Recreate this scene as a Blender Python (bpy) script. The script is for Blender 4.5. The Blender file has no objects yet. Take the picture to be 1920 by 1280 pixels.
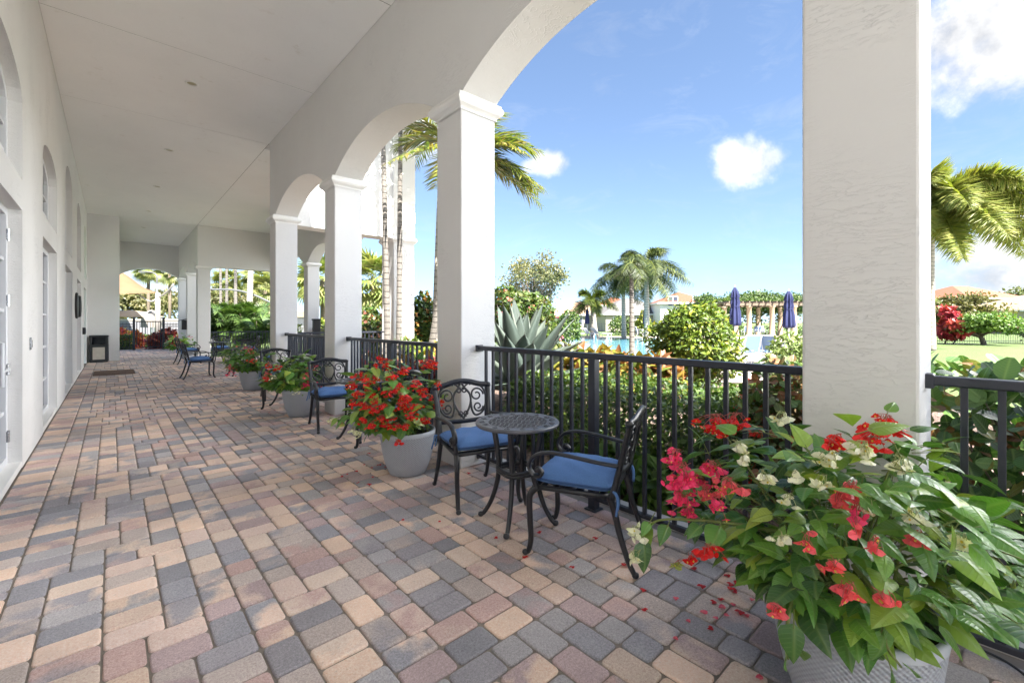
import bpy, math, random
import numpy as np
from mathutils import Vector, Matrix, Quaternion

S = bpy.context.scene
C = S.collection
rng = np.random.default_rng(11)
RND = random.Random(5)
PI = math.pi

# ------------------------------------------------------------------ camera
F, TH, EYE = 830.0, math.radians(42.1), 1.4
SN, CS = math.sin(TH), math.cos(TH)
FWD = np.array([SN, CS, 0.0]); RGT = np.array([CS, -SN, 0.0])

def at(px, depth, z=0.0):
    """world point seen at photo column px at a given distance ahead, height z"""
    p = FWD * depth + RGT * ((px - 960) / F * depth)
    return np.array([p[0], p[1], z])

def zat(py, depth):
    return EYE + (603 - py) / F * depth

# ------------------------------------------------------------------ mesh builder
class MB:
    def __init__(s):
        s.v = []; s.f = []; s.c = []; s.uv = []; s.n = 0; s.c2 = []; s.has2 = False
    def add(s, v, f, col=(1, 1, 1), uv=None, col2=None):
        v = np.asarray(v, float).reshape(-1, 3)
        k = len(v)
        s.v.append(v)
        if isinstance(f, np.ndarray):
            s.f.append(f + s.n)
        else:
            s.f.extend([np.array([q]) + s.n for q in f] if False else [[i + s.n for i in q] for q in f])
        col = np.asarray(col, float)
        s.c.append(np.tile(col, (k, 1)) if col.ndim == 1 else col)
        if col2 is not None: s.has2 = True
        c2 = np.zeros(3) if col2 is None else np.asarray(col2, float)
        s.c2.append(np.tile(c2, (k, 1)) if c2.ndim == 1 else c2)
        s.uv.append(np.zeros((k, 2)) if uv is None else np.asarray(uv, float))
        s.n += k
        return s
    def box(s, x0, x1, y0, y1, z0, z1, col=(1, 1, 1)):
        v = [(x0, y0, z0), (x1, y0, z0), (x1, y1, z0), (x0, y1, z0), (x0, y0, z1), (x1, y0, z1), (x1, y1, z1), (x0, y1, z1)]
        return s.add(v, [(0, 3, 2, 1), (4, 5, 6, 7), (0, 1, 5, 4), (1, 2, 6, 5), (2, 3, 7, 6), (3, 0, 4, 7)], col)
    def obox(s, c, ax, ay, az, hx, hy, hz, col=(1, 1, 1)):
        c = np.asarray(c, float); ax, ay, az = [np.asarray(a, float) / np.linalg.norm(a) for a in (ax, ay, az)]
        v = [c + ax * hx * i + ay * hy * j + az * hz * k for k in (-1, 1) for (i, j) in ((-1, -1), (1, -1), (1, 1), (-1, 1))]
        return s.add(v, [(0, 3, 2, 1), (4, 5, 6, 7), (0, 1, 5, 4), (1, 2, 6, 5), (2, 3, 7, 6), (3, 0, 4, 7)], col)
    def tube(s, pts, rad, n=8, col=(1, 1, 1), sx=1.0, cap=True, up=None):
        P = np.asarray(pts, float); m = len(P)
        r = np.full(m, rad, float) if np.isscalar(rad) else np.asarray(rad, float)
        T = np.gradient(P, axis=0); T /= np.linalg.norm(T, axis=1)[:, None] + 1e-12
        a = np.array([0, 0, 1.0]) if up is None else np.asarray(up, float)
        if abs(T[0] @ a) > .95: a = np.array([1.0, 0, 0])
        X = a - T[0] * (a @ T[0]); X /= np.linalg.norm(X)
        ang = np.arange(n) * 2 * PI / n
        vs = []
        for i in range(m):
            X = X - T[i] * (X @ T[i]); X /= np.linalg.norm(X) + 1e-12
            Y = np.cross(T[i], X)
            vs.append(P[i] + r[i] * (np.cos(ang)[:, None] * X * sx + np.sin(ang)[:, None] * Y))
        v = np.concatenate(vs)
        i = np.arange(m - 1)[:, None] * n; j = np.arange(n)[None, :]; j2 = (j + 1) % n
        q = np.stack([i + j, i + j2, i + n + j2, i + n + j], -1).reshape(-1, 4)
        uv = np.stack([np.tile(np.arange(n) / n, m), np.repeat(np.arange(m) / max(1, m - 1), n)], 1)
        base = s.n
        s.add(v, q, col, uv)
        if cap:
            s.f.append([base + k for k in range(n)][::-1]); s.f.append([base + (m - 1) * n + k for k in range(n)])
        return s
    def lathe(s, prof, c=(0, 0, 0), n=32, col=(1, 1, 1), fold=None):
        P = np.asarray(prof, float); m = len(P); ang = np.arange(n) * 2 * PI / n
        vs = []
        for r, z in P:
            rr = np.full(n, r) if fold is None else r * fold(ang, z)
            vs.append(np.stack([c[0] + rr * np.cos(ang), c[1] + rr * np.sin(ang), np.full(n, c[2] + z)], 1))
        i = np.arange(m - 1)[:, None] * n; j = np.arange(n)[None, :]; j2 = (j + 1) % n
        q = np.stack([i + j, i + j2, i + n + j2, i + n + j], -1).reshape(-1, 4)
        uv = np.stack([np.tile(np.arange(n) / n, m), np.repeat(P[:, 1], n)], 1)
        return s.add(np.concatenate(vs), q, col, uv)
    def prism(s, poly, z0, z1, col=(1, 1, 1)):
        n = len(poly)
        v = [(p[0], p[1], z0) for p in poly] + [(p[0], p[1], z1) for p in poly]
        f = [tuple(range(n))[::-1], tuple(range(n, 2 * n))] + [(i, (i + 1) % n, n + (i + 1) % n, n + i) for i in range(n)]
        return s.add(v, f, col)
    def build(s, name, mat, parent=None, smooth=False, bev=0.0, loc=None, recalc=False):
        me = bpy.data.meshes.new(name)
        V = np.concatenate(s.v)
        loops = []; starts = []; k = 0
        for f in s.f:
            if isinstance(f, np.ndarray):
                w = f.shape[1]
                loops.append(f.reshape(-1)); starts.append(k + np.arange(len(f)) * w); k += f.size
            else:
                loops.append(np.array(f)); starts.append(np.array([k])); k += len(f)
        L = np.concatenate(loops).astype(np.int32); st = np.concatenate(starts).astype(np.int32)
        me.vertices.add(len(V)); me.vertices.foreach_set('co', V.astype(np.float32).ravel())
        me.loops.add(len(L)); me.loops.foreach_set('vertex_index', L)
        me.polygons.add(len(st)); me.polygons.foreach_set('loop_start', st)
        me.update(calc_edges=True)
        if recalc:
            import bmesh
            bm = bmesh.new(); bm.from_mesh(me); bmesh.ops.remove_doubles(bm, verts=bm.verts, dist=1e-5) if False else None; bmesh.ops.recalc_face_normals(bm, faces=bm.faces); bm.to_mesh(me); bm.free()
        cc = np.concatenate(s.c); cc = np.concatenate([cc, np.ones((len(cc), 1))], 1)
        a = me.color_attributes.new('Col', 'FLOAT_COLOR', 'POINT'); a.data.foreach_set('color', cc.astype(np.float32).ravel())
        if s.has2:
            cc = np.concatenate(s.c2); cc = np.concatenate([cc, np.ones((len(cc), 1))], 1)
            a = me.color_attributes.new('Alt', 'FLOAT_COLOR', 'POINT'); a.data.foreach_set('color', cc.astype(np.float32).ravel())
        u = me.uv_layers.new(name='UVMap'); u.data.foreach_set('uv', np.concatenate(s.uv)[L].astype(np.float32).ravel())
        me.polygons.foreach_set('use_smooth', np.full(len(st), bool(smooth)))
        me.materials.append(mat)
        o = bpy.data.objects.new(name, me); C.objects.link(o)
        if loc is not None: o.location = loc
        if parent is not None: o.parent = parent
        if bev:
            b = o.modifiers.new('Bevel', 'BEVEL'); b.width = bev; b.segments = 2; b.limit_method = 'ANGLE'; b.angle_limit = .6
            b.harden_normals = False
        return o

def tag(o, label=None, cat=None, group=None, kind=None):
    if label: o['label'] = label
    if cat: o['category'] = cat
    if group: o['group'] = group
    if kind: o['kind'] = kind
    return o

def thing(name, label, cat, loc=(0, 0, 0), rz=0.0, group=None):
    o = bpy.data.objects.new(name, None); C.objects.link(o)
    o.empty_display_size = .1
    o.location = tuple(float(a) for a in loc); o.rotation_euler = (0, 0, rz)
    return tag(o, label, cat, group)

def dup(root, loc, rz=0.0, label=None, group=None, scale=None):
    r = root.copy(); C.objects.link(r); r.location = tuple(float(a) for a in loc); r.rotation_euler = (0, 0, rz)
    if scale: r.scale = (scale,) * 3
    if label: r['label'] = label
    if group: r['group'] = group
    for ch in list(root.children):
        c = ch.copy(); C.objects.link(c); c.parent = r
        for g in list(ch.children):
            d = g.copy(); C.objects.link(d); d.parent = c
    return r

def struct(o): o['kind'] = 'structure'; return o

# ------------------------------------------------------------------ materials
class NT:
    def __init__(s, m):
        m.use_nodes = True; s.t = m.node_tree; s.t.nodes.clear()
    def n(s, typ, ins=None, **kw):
        nd = s.t.nodes.new(typ)
        for k, v in kw.items(): setattr(nd, k, v)
        for k, v in (ins or {}).items():
            sock = nd.inputs[k]
            if isinstance(v, bpy.types.NodeSocket): s.t.links.new(v, sock)
            else: sock.default_value = v
        return nd
    def ramp(s, fac, stops, interp='LINEAR'):
        nd = s.n('ShaderNodeValToRGB', {'Fac': fac}); cr = nd.color_ramp; cr.interpolation = interp
        while len(cr.elements) < len(stops): cr.elements.new(.5)
        for e, (p, c) in zip(cr.elements, stops):
            e.position = p; e.color = tuple(c) + (1,) if len(c) == 3 else c
        return nd.outputs[0]
    def math(s, op, a, b=0.0, c=0.0, clamp=False):
        nd = s.n('ShaderNodeMath', operation=op, use_clamp=clamp)
        for i, v in enumerate((a, b, c)):
            if isinstance(v, bpy.types.NodeSocket): s.t.links.new(v, nd.inputs[i])
            else: nd.inputs[i].default_value = v
        return nd.outputs[0]
    def mix(s, fac, a, b, blend='MIX'):
        nd = s.n('ShaderNodeMix', data_type='RGBA', blend_type=blend)
        for i, v in ((0, fac), (6, a), (7, b)):
            if isinstance(v, bpy.types.NodeSocket): s.t.links.new(v, nd.inputs[i])
            else: nd.inputs[i].default_value = v if i == 0 else (tuple(v) + (1,))[:4]
        return nd.outputs[2]
    def noise(s, vec, scale, detail=4, rough=.55, dist=0.0):
        return s.n('ShaderNodeTexNoise', {'Vector': vec, 'Scale': scale, 'Detail': detail, 'Roughness': rough, 'Distortion': dist}).outputs[0]
    def coord(s, kind='Object', scale=None):
        o = s.n('ShaderNodeTexCoord').outputs[kind]
        if scale is not None: o = s.n('ShaderNodeMapping', {'Vector': o, 'Scale': scale}).outputs[0]
        return o
    def bump(s, h, strength=.3, dist=.01, nrm=None):
        i = {'Height': h, 'Strength': strength, 'Distance': dist}
        if nrm is not None: i['Normal'] = nrm
        return s.n('ShaderNodeBump', i).outputs[0]
    def out(s, sh):
        s.n('ShaderNodeOutputMaterial', {'Surface': sh})
    def pbr(s, **kw):
        i = {k.replace('_', ' '): v for k, v in kw.items()}
        return s.n('ShaderNodeBsdfPrincipled', i).outputs[0]

def newmat(name):
    m = bpy.data.materials.new(name); return m, NT(m)

def rgb(r, g, b):
    f = lambda c: (c / 255 / 12.92) if c / 255 <= .04045 else ((c / 255 + .055) / 1.055) ** 2.4
    return (f(r), f(g), f(b))

def simple(name, col, rough=.6, bumps=0.0, bscale=60, var=.12, metal=0.0, spec=.5, coord='Object'):
    m, t = newmat(name); co = t.coord(coord)
    n = t.noise(co, bscale, 5); n2 = t.noise(co, bscale * .13, 4)
    c = t.mix(n2, tuple(a * (1 - var) for a in col), tuple(min(1, a * (1 + var)) for a in col))
    kw = dict(Base_Color=c, Roughness=t.math('MULTIPLY_ADD', n, .2, rough - .1), Metallic=metal)
    if bumps: kw['Normal'] = t.bump(n, bumps, .004)
    p = t.n('ShaderNodeBsdfPrincipled', {k.replace('_', ' '): v for k, v in kw.items()})
    p.inputs['Specular IOR Level'].default_value = spec
    t.out(p.outputs[0]); return m

def stucco(name, col, crease=1.0, stain=0.0):
    m, t = newmat(name)
    co = t.coord('Object')
    cs = t.n('ShaderNodeMapping', {'Vector': co, 'Scale': (3.6, 3.6, 19.0), 'Rotation': (.08, -.1, 0)}).outputs[0]
    a = t.noise(cs, 2.2, 4, .55, .5)
    line = t.math('SUBTRACT', 1.0, t.math('MULTIPLY', t.math('ABSOLUTE', t.math('SUBTRACT', a, .5)), 34.0), clamp=True)
    line = t.math('MAXIMUM', line, 0.0)
    patch = t.ramp(t.noise(co, 1.7, 2), [(.42, (0, 0, 0)), (.66, (1, 1, 1))])
    line = t.math('MULTIPLY', line, patch)
    fine = t.noise(co, 85, 3, .6); mid = t.noise(co, 14, 4, .6)
    h = t.math('ADD', t.math('MULTIPLY', fine, .25), t.math('ADD', t.math('MULTIPLY', mid, .5), t.math('MULTIPLY', line, -.9 * crease)))
    big = t.noise(co, .9, 5, .6)
    c = t.mix(big, tuple(x * .93 for x in col), tuple(min(1, x * 1.04) for x in col))
    c = t.mix(t.math('MULTIPLY', line, .11 * crease), c, tuple(x * .55 for x in col))
    if stain:
        sp = t.ramp(t.noise(co, 3.3, 6, .7), [(.61, (0, 0, 0)), (.72, (1, 1, 1))])
        c = t.mix(t.math('MULTIPLY', sp, stain), c, (.42, .34, .22))
    t.out(t.pbr(Base_Color=c, Roughness=.88, Normal=t.bump(h, .55, .005))); return m

M = {}
M['stucco'] = stucco('stucco', (.73, .72, .70))
M['ceiling'] = stucco('ceiling_stucco', (.91, .90, .88), .45, .22)
M['trim'] = simple('trim_paint', (.80, .79, .76), .55, .1, 40, .03)
M['white'] = simple('white_paint', (.70, .71, .73), .4, .05, 30, .03)
M['iron'] = simple('black_cast_metal', (.015, .016, .020), .32, .10, 60, .3, 0.0, .6)
M['rail'] = simple('railing_paint', (.022, .025, .036), .38, .12, 120, .25, 0.0, .5)
M['dark'] = simple('black_plastic', (.02, .02, .022), .45, .1, 80, .2)
M['soil'] = simple('soil', (.05, .035, .022), .95, .8, 40, .4)
M['steel'] = simple('steel', (.55, .56, .58), .25, .05, 60, .05, .9)
M['grey_paint'] = simple('grey_paint', (.11, .115, .12), .45, .05, 60, .05)
M['weathered_paint'] = simple('weathered_paint', (.22, .20, .18), .6, .05, 30, .08)
M['concrete'] = simple('concrete', (.50, .48, .45), .9, .4, 50, .12)
M['bounce_ground'] = simple('bounce_white', (.80, .79, .77), .9, .3, 20, .05)
M['deck'] = simple('deck_concrete', (.40, .34, .28), .9, .3, 20, .08)
M['asphalt'] = simple('asphalt', (.20, .20, .21), .95, .4, 40, .15)
M['piping'] = simple('cushion_piping', (.035, .085, .22), .8, .1, 90, .1)
M['navy'] = simple('navy_canvas', (.014, .020, .082), .8, .15, 40, .2)
M['blue_sling'] = simple('blue_sling', (.12, .19, .32), .7, .1, 90, .1)
M['roof_tile'] = None
M['beige_wall'] = simple('beige_wall', (.34, .26, .18), .9, .2, 20, .06)
M['pale_wall'] = simple('pale_wall', (.37, .335, .285), .9, .2, 20, .05)
M['tan_cloth'] = None

def glass():
    m, t = newmat('window_glass'); co = t.coord('Object')
    n = t.noise(co, 1.3, 2)
    t.out(t.pbr(Base_Color=(.055, .06, .085, 1), Roughness=.04, Normal=t.bump(n, .05, .02))); return m
M['glass'] = glass()

def tiles(name, a, b):
    m, t = newmat(name); co = t.coord('Object')
    w = t.n('ShaderNodeTexWave', {'Vector': co, 'Scale': 3.0, 'Distortion': .6, 'Detail': 2.0}, wave_type='BANDS', bands_direction='Z').outputs[1]
    n = t.noise(co, 6, 5, .7)
    c = t.mix(n, a, b); c = t.mix(t.math('MULTIPLY', w, .3), c, tuple(x * .6 for x in a))
    t.out(t.pbr(Base_Color=c, Roughness=.85, Normal=t.bump(w, .5, .04))); return m
M['terracotta'] = tiles('terracotta_tiles', (.19, .055, .028), (.27, .10, .055))
M['tan_tiles'] = tiles('tan_tiles', (.27, .18, .12), (.36, .26, .18))
M['grey_tiles'] = tiles('grey_tiles', (.11, .105, .105), (.17, .16, .155))

def paver_mat():
    m, t = newmat('concrete_pavers')
    co = t.coord('Object')
    a = t.n('ShaderNodeAttribute', attribute_name='Col').outputs[0]
    b = t.n('ShaderNodeAttribute', attribute_name='Alt').outputs[0]
    n = t.noise(co, 5.5, 3, .5, .4)
    f = t.ramp(n, [(.42, (0, 0, 0)), (.60, (1, 1, 1))])
    c = t.mix(f, a, b)
    g = t.math('ADD', t.math('MULTIPLY', t.noise(co, 240, 2, .7), .5), t.math('MULTIPLY', t.noise(co, 95, 3, .7), .5))
    c = t.mix(.55, c, t.ramp(g, [(.34, (.16, .16, .16)), (.5, (.5, .5, .5)), (.66, (.86, .85, .83))]), 'OVERLAY')
    v = t.n('ShaderNodeTexVoronoi', {'Vector': co, 'Scale': 130.0}).outputs[0]
    pit = t.math('MULTIPLY', t.ramp(t.noise(co, 60, 3, .6), [(.62, (0, 0, 0)), (.72, (1, 1, 1))]), .30)
    c = t.mix(pit, c, (.06, .055, .05))
    dirt = t.ramp(t.noise(co, 1.1, 5, .65), [(.32, (.74, .73, .72)), (.66, (1.06, 1.05, 1.03))])
    c = t.mix(1.0, c, dirt, 'MULTIPLY')
    h = t.math('ADD', t.math('MULTIPLY', g, .5), t.math('ADD', t.math('MULTIPLY', t.noise(co, 30, 4), .8), t.math('MULTIPLY', v, .3)))
    r = t.math('MULTIPLY_ADD', t.noise(co, 3, 3), .25, .5)
    t.out(t.pbr(Base_Color=c, Roughness=r, Normal=t.bump(h, .6, .003))); return m
M['paver'] = paver_mat()

def ground_mat(name, cols, scale, strength, dist, rough=.95, fine=1.0):
    m, t = newmat(name); co = t.coord('Object')
    n = t.noise(co, scale, 8, .75); v = t.n('ShaderNodeTexVoronoi', {'Vector': co, 'Scale': scale * 2.2 * fine}).outputs[0]
    big = t.noise(co, scale * .05, 4, .6)
    f = t.math('ADD', t.math('MULTIPLY', n, .75), t.math('MULTIPLY', big, .25))
    c = t.ramp(f, [(.34, cols[0]), (.5, cols[1]), (.66, cols[2])])
    t.out(t.pbr(Base_Color=c, Roughness=rough, Normal=t.bump(t.math('ADD', n, v), strength, dist))); return m
M['mulch'] = ground_mat('mulch', [(.06, .038, .028), (.19, .13, .10), (.36, .27, .21)], 26, .9, .03)
M['lawn'] = ground_mat('lawn', [(.055, .095, .02), (.09, .14, .035), (.14, .18, .055)], 9, .6, .03)
M['sand'] = simple('joint_sand', (.21, .18, .15), .95, .6, 90, .4)

def water():
    m, t = newmat('pool_water'); co = t.coord('Object')
    n = t.noise(co, 1.6, 3, .6, .6)
    c = t.mix(t.noise(co, .35, 4), (.07, .24, .33), (.13, .34, .42))
    t.out(t.pbr(Base_Color=c, Roughness=.08, Normal=t.bump(n, .12, .05))); return m
M['water'] = water()

def foliage(name, rough=.42, trans=.28, veins=0.0, spec=.5, vein_col=(.30, .42, .14), k=1.0):
    """leaf colours come from each leaf's own tint; veins follow the leaf's UV"""
    m, t = newmat(name)
    a = t.n('ShaderNodeAttribute', attribute_name='Col').outputs[0]
    if k != 1.0: a = t.mix(1.0, a, (k, k, k), 'MULTIPLY')
    kw = dict(Roughness=rough)
    c = a
    if veins:
        uv = t.n('ShaderNodeSeparateXYZ', {'Vector': t.n('ShaderNodeTexCoord').outputs['UV']})
        u = t.math('ABSOLUTE', uv.outputs[0])
        w = t.math('SINE', t.math('MULTIPLY', t.math('SUBTRACT', uv.outputs[1], t.math('MULTIPLY', u, .55)), 52.0))
        w = t.math('POWER', t.math('MULTIPLY_ADD', w, .5, .5), 6.0)
        mid = t.math('SUBTRACT', 1.0, t.math('MULTIPLY', u, 14.0), clamp=True)
        vv = t.math('MAXIMUM', t.math('MULTIPLY', w, .35), mid)
        c = t.mix(t.math('MULTIPLY', vv, veins), a, vein_col)
        kw['Normal'] = t.bump(vv, .45, .004)
    kw['Base_Color'] = c
    p = t.n('ShaderNodeBsdfPrincipled', {k.replace('_', ' '): v for k, v in kw.items()})
    p.inputs['Specular IOR Level'].default_value = spec
    tr = t.n('ShaderNodeBsdfTranslucent', {'Color': t.mix(1.0, c, (1.25, 1.35, .55), 'MULTIPLY')}).outputs[0]
    t.out(t.n('ShaderNodeMixShader', {0: trans, 1: p.outputs[0], 2: tr}).outputs[0]); return m
M['leaf'] = foliage('leaf', .48, k=.80)
M['gloss_leaf'] = foliage('glossy_leaf', .30, .24, .30, .6)
M['round_leaf'] = foliage('round_leaf', .36, .2, .35, k=.92)
M['petal'] = foliage('petal', .5, .3)
M['agave'] = foliage('agave_skin', .55, .04, k=.74)

def bark(name, a, b, scale=8, ring=0.0):
    m, t = newmat(name); co = t.coord('Object')
    n = t.noise(co, scale, 6, .7, .6)
    c = t.ramp(n, [(.3, a), (.7, b)]); h = n
    if ring:
        w = t.n('ShaderNodeTexWave', {'Vector': co, 'Scale': ring, 'Distortion': 1.2, 'Detail': 2.0}, wave_type='BANDS', bands_direction='Z').outputs[1]
        w = t.ramp(w, [(.0, (0, 0, 0)), (.16, (1, 1, 1))])
        c = t.mix(w, tuple(x * .62 for x in a), c); h = t.math('ADD', n, t.math('MULTIPLY', w, .6))
    t.out(t.pbr(Base_Color=c, Roughness=.9, Normal=t.bump(h, .6, .02))); return m
M['bark'] = bark('bark', (.085, .065, .048), (.20, .16, .12))
M['palm_bark'] = bark('palm_bark', (.10, .09, .08), (.20, .185, .165), 9, 2.2)
M['pale_bark'] = bark('pale_palm_bark', (.22, .20, .17), (.38, .35, .30), 9, 1.6)
M['stem'] = simple('green_stem', (.16, .20, .05), .5, .1, 60, .25)

def cloth():
    m, t = newmat('blue_cushion'); co = t.coord('Object')
    w1 = t.n('ShaderNodeTexWave', {'Vector': co, 'Scale': 180.0}, wave_type='BANDS', bands_direction='X').outputs[1]
    w2 = t.n('ShaderNodeTexWave', {'Vector': co, 'Scale': 180.0}, wave_type='BANDS', bands_direction='Y').outputs[1]
    n = t.noise(co, 5, 4); n2 = t.noise(co, 200, 2)
    c = t.mix(n, (.075, .17, .40), (.105, .225, .475))
    c = t.mix(.25, c, t.ramp(n2, [(.3, (.3, .3, .3)), (.7, (.75, .75, .75))]), 'OVERLAY')
    h = t.math('ADD', t.math('MULTIPLY', t.math('MULTIPLY', w1, w2), .4), t.math('MULTIPLY', t.noise(co, 9, 3), 2.2))
    t.out(t.pbr(Base_Color=c, Roughness=.85, Normal=t.bump(h, .35, .004))); return m
M['cushion'] = cloth()

def potmat():
    m, t = newmat('woven_pot')
    uv = t.n('ShaderNodeSeparateXYZ', {'Vector': t.n('ShaderNodeTexCoord').outputs['UV']})
    a = t.math('SINE', t.math('MULTIPLY', uv.outputs[0], 2 * PI * 70)); b = t.math('SINE', t.math('MULTIPLY', uv.outputs[1], 330.0))
    wv = t.math('MULTIPLY', a, b)
    wv = t.math('MULTIPLY_ADD', wv, .5, .5)
    band = t.ramp(uv.outputs[1], [(.0, (1, 1, 1)), (.345, (1, 1, 1)), (.36, (0, 0, 0))], 'CONSTANT')
    hh = t.math('MULTIPLY', wv, band)
    co = t.coord('Object'); n = t.noise(co, 7, 5, .6)
    c = t.mix(n, (.41, .44, .49), (.54, .57, .61))
    c = t.mix(t.math('MULTIPLY', t.math('SUBTRACT', band, hh), .55), c, (.26, .28, .32))
    t.out(t.pbr(Base_Color=c, Roughness=.7, Normal=t.bump(hh, .9, .008))); return m
M['pot'] = potmat()

def sail():
    m, t = newmat('shade_cloth'); co = t.coord('Object'); n = t.noise(co, 1.5, 4)
    c = t.mix(n, (.25, .155, .09), (.30, .20, .125))
    d = t.n('ShaderNodeBsdfDiffuse', {'Color': c}).outputs[0]; tr = t.n('ShaderNodeBsdfTranslucent', {'Color': c}).outputs[0]
    t.out(t.n('ShaderNodeMixShader', {0: .4, 1: d, 2: tr}).outputs[0]); return m
M['tan_cloth'] = sail()
# ------------------------------------------------------------------ the clubhouse
XW, XA, XB = -.64, 2.46, 2.88          # back wall face, arcade wall faces
ZC, ZS, RISE = 5.15, 3.57, .40         # ceiling, arch spring, arch rise
PY = [.225 + 3.22 * i for i in range(-3, 4)]   # near faces of the arcade pillars
PW = .42

def arch_z(t, c, hw, s, r):
    Rr = (hw * hw + r * r) / (2 * r)
    return s + np.sqrt(np.maximum(Rr * Rr - (t - c) ** 2, 0)) - (Rr - r)

def arch_wall(mb, axis, a0, a1, b0, b1, spring, rise, ztop, n=28, flat=None, zfun=None):
    """wall piece over an opening: spans a0..a1 along the axis, b0..b1 thick"""
    t = np.linspace(a0, a1, n + 1)
    z = zfun(t) if zfun else arch_z(t, (a0 + a1) / 2, (a1 - a0) / 2, spring, rise)
    def pt(a, b, zz): return (b, a, zz) if axis == 'y' else (a, b, zz)
    v = []; f = []
    for i in range(n + 1):
        v += [pt(t[i], b0, z[i]), pt(t[i], b1, z[i]), pt(t[i], b1, ztop), pt(t[i], b0, ztop)]
    for i in range(n):
        k = 4 * i
        for j in range(4):
            q = (k + j, k + (j + 1) % 4, k + 4 + (j + 1) % 4, k + 4 + j)
            f.append(q if axis == 'x' else q[::-1])
    f.append((0, 1, 2, 3)); f.append((4 * n + 3, 4 * n + 2, 4 * n + 1, 4 * n))
    mb.add(v, f)

M['joint'] = simple('ceiling_caulk', (.16, .145, .125), .9)
club = thing('clubhouse', 'white stucco clubhouse with a long arched colonnade porch over brick coloured pavers', 'building', (0, 0, 0))

# back wall with five bays of openings
w = MB()
D0 = .30
WX1 = XW - D0
bays = [(.78 + 3.62 * k, 2.70 + 3.62 * k) for k in range(0, 6)]     # bay 1 is the door at the left edge of the photo
ye = -10
for k, (a, b) in enumerate(bays):
    if k == 5: b = a + 1.75
    w.box(WX1, XW, ye, a, 0, ZC)
    w.box(WX1, XW, a, b, 2.47, 2.76)
    sp, rs = (3.50, .26) if k <= 2 else (4.05, .42)
    hw = (b - a) / 2; cc = (a + b) / 2
    arch_wall(w, 'y', a, b, WX1, XW, sp, rs, ZC, 24, zfun=lambda t, cc=cc, hw=hw, sp=sp, rs=rs: sp + rs * np.sqrt(np.maximum(1 - ((t - cc) / hw) ** 2, 0)) )
    ye = b
w.box(WX1, XW, ye, 21.2, 0, ZC)
w.build('wall', M['stucco'], club, recalc=True)
for a, b in bays[:5]:
    sl = MB(); sl.box(WX1, XW - .003, a, b, 0, .06); sl.build('threshold', M['trim'], club, bev=.004)

def window(a, b, z0, z1, rows, cols, arch=0.0, kind='window', x=XW - .095):
    fr = MB(); g = MB()
    fw = .065
    fr.box(x - .06, x, a, a + fw, z0, z1); fr.box(x - .06, x, b - fw, b, z0, z1)
    fr.box(x - .058, x - .002, a + fw, b - fw, z0, z0 + fw)
    if arch:
        hw = (b - a) / 2; cc = (a + b) / 2
        t = np.linspace(a, b, 25)
        z = z1 + arch * np.sqrt(np.maximum(1 - ((t - cc) / hw) ** 2, 0))
        for i in range(24):
            p, q = np.array([x - .03, t[i], z[i] - .03]), np.array([x - .03, t[i + 1], z[i + 1] - .03])
            d = q - p
            fr.obox((p + q) / 2, d, (1, 0, 0), np.cross(d, (1, 0, 0)), np.linalg.norm(d) / 2 + .004, .028, .032)
        gp = [(x - .04, a + .02, z0 + .03)] + [(x - .04, b - .02, z0 + .03)] + [(x - .04, t[i], z[i] - .02) for i in range(23, 0, -1)]
        g.add(gp, [tuple(range(len(gp)))])
        zt = z1 + arch * .8
    else:
        fr.box(x - .058, x - .002, a + fw, b - fw, z1 - fw, z1); zt = z1 - fw
        g.add([(x - .04, a + .02, z0 + .03), (x - .04, b - .02, z0 + .03), (x - .04, b - .02, z1 - .03), (x - .04, a + .02, z1 - .03)], [(0, 1, 2, 3)])
    for i in range(1, cols):
        yy = a + (b - a) * i / cols
        mid = kind == 'door' and i == cols // 2
        hw_ = .07 if mid else .016
        fr.box(x - .055, x - (.004 if mid else .012), yy - hw_, yy + hw_, z0 + fw, zt)
    for j in range(1, rows):
        zz = z0 + (z1 - z0) * j / rows
        fr.box(x - .05, x - .015, a + fw, b - fw, zz - .016, zz + .016)
    f = fr.build(kind, M['white'], club, bev=.003)
    g.build('pane', M['glass'], f)
    return f

for k, (a, b) in enumerate(bays[:5]):
    if k == 1:
        d = window(a, b, .06, 2.47, 5, 4, kind='door')
        for z in (.32, .95, 1.60, 2.22):
            h = MB(); h.tube([(XW - .088, b - .03, z - .055), (XW - .088, b - .03, z + .055)], .013, 10)
            h.box(XW - .097, XW - .087, b - .065, b - .035, z - .05, z + .05)
            h.build('hinge', M['steel'], d)
        yc = (a + b) / 2
        for s in (-1, 1):
            y = yc + s * .19
            hd = MB(); hd.tube([(XW - .09, y, .84), (XW - .035, y, .86), (XW - .035, y, 1.22), (XW - .09, y, 1.24)], .014, 10)
            hd.tube([(XW - .035, y, .98), (XW - .035, y + .32 * s, .98)], .012, 10)
            hd.build('handle', M['white'], d)
    else:
        window(a, b, .06, 2.47, 5, 3)
    sp, rs = (3.50, .26) if k <= 2 else (4.05, .42)
    window(a, b, 2.76, sp, 3 if k <= 2 else 4, 3, arch=rs)

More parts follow.
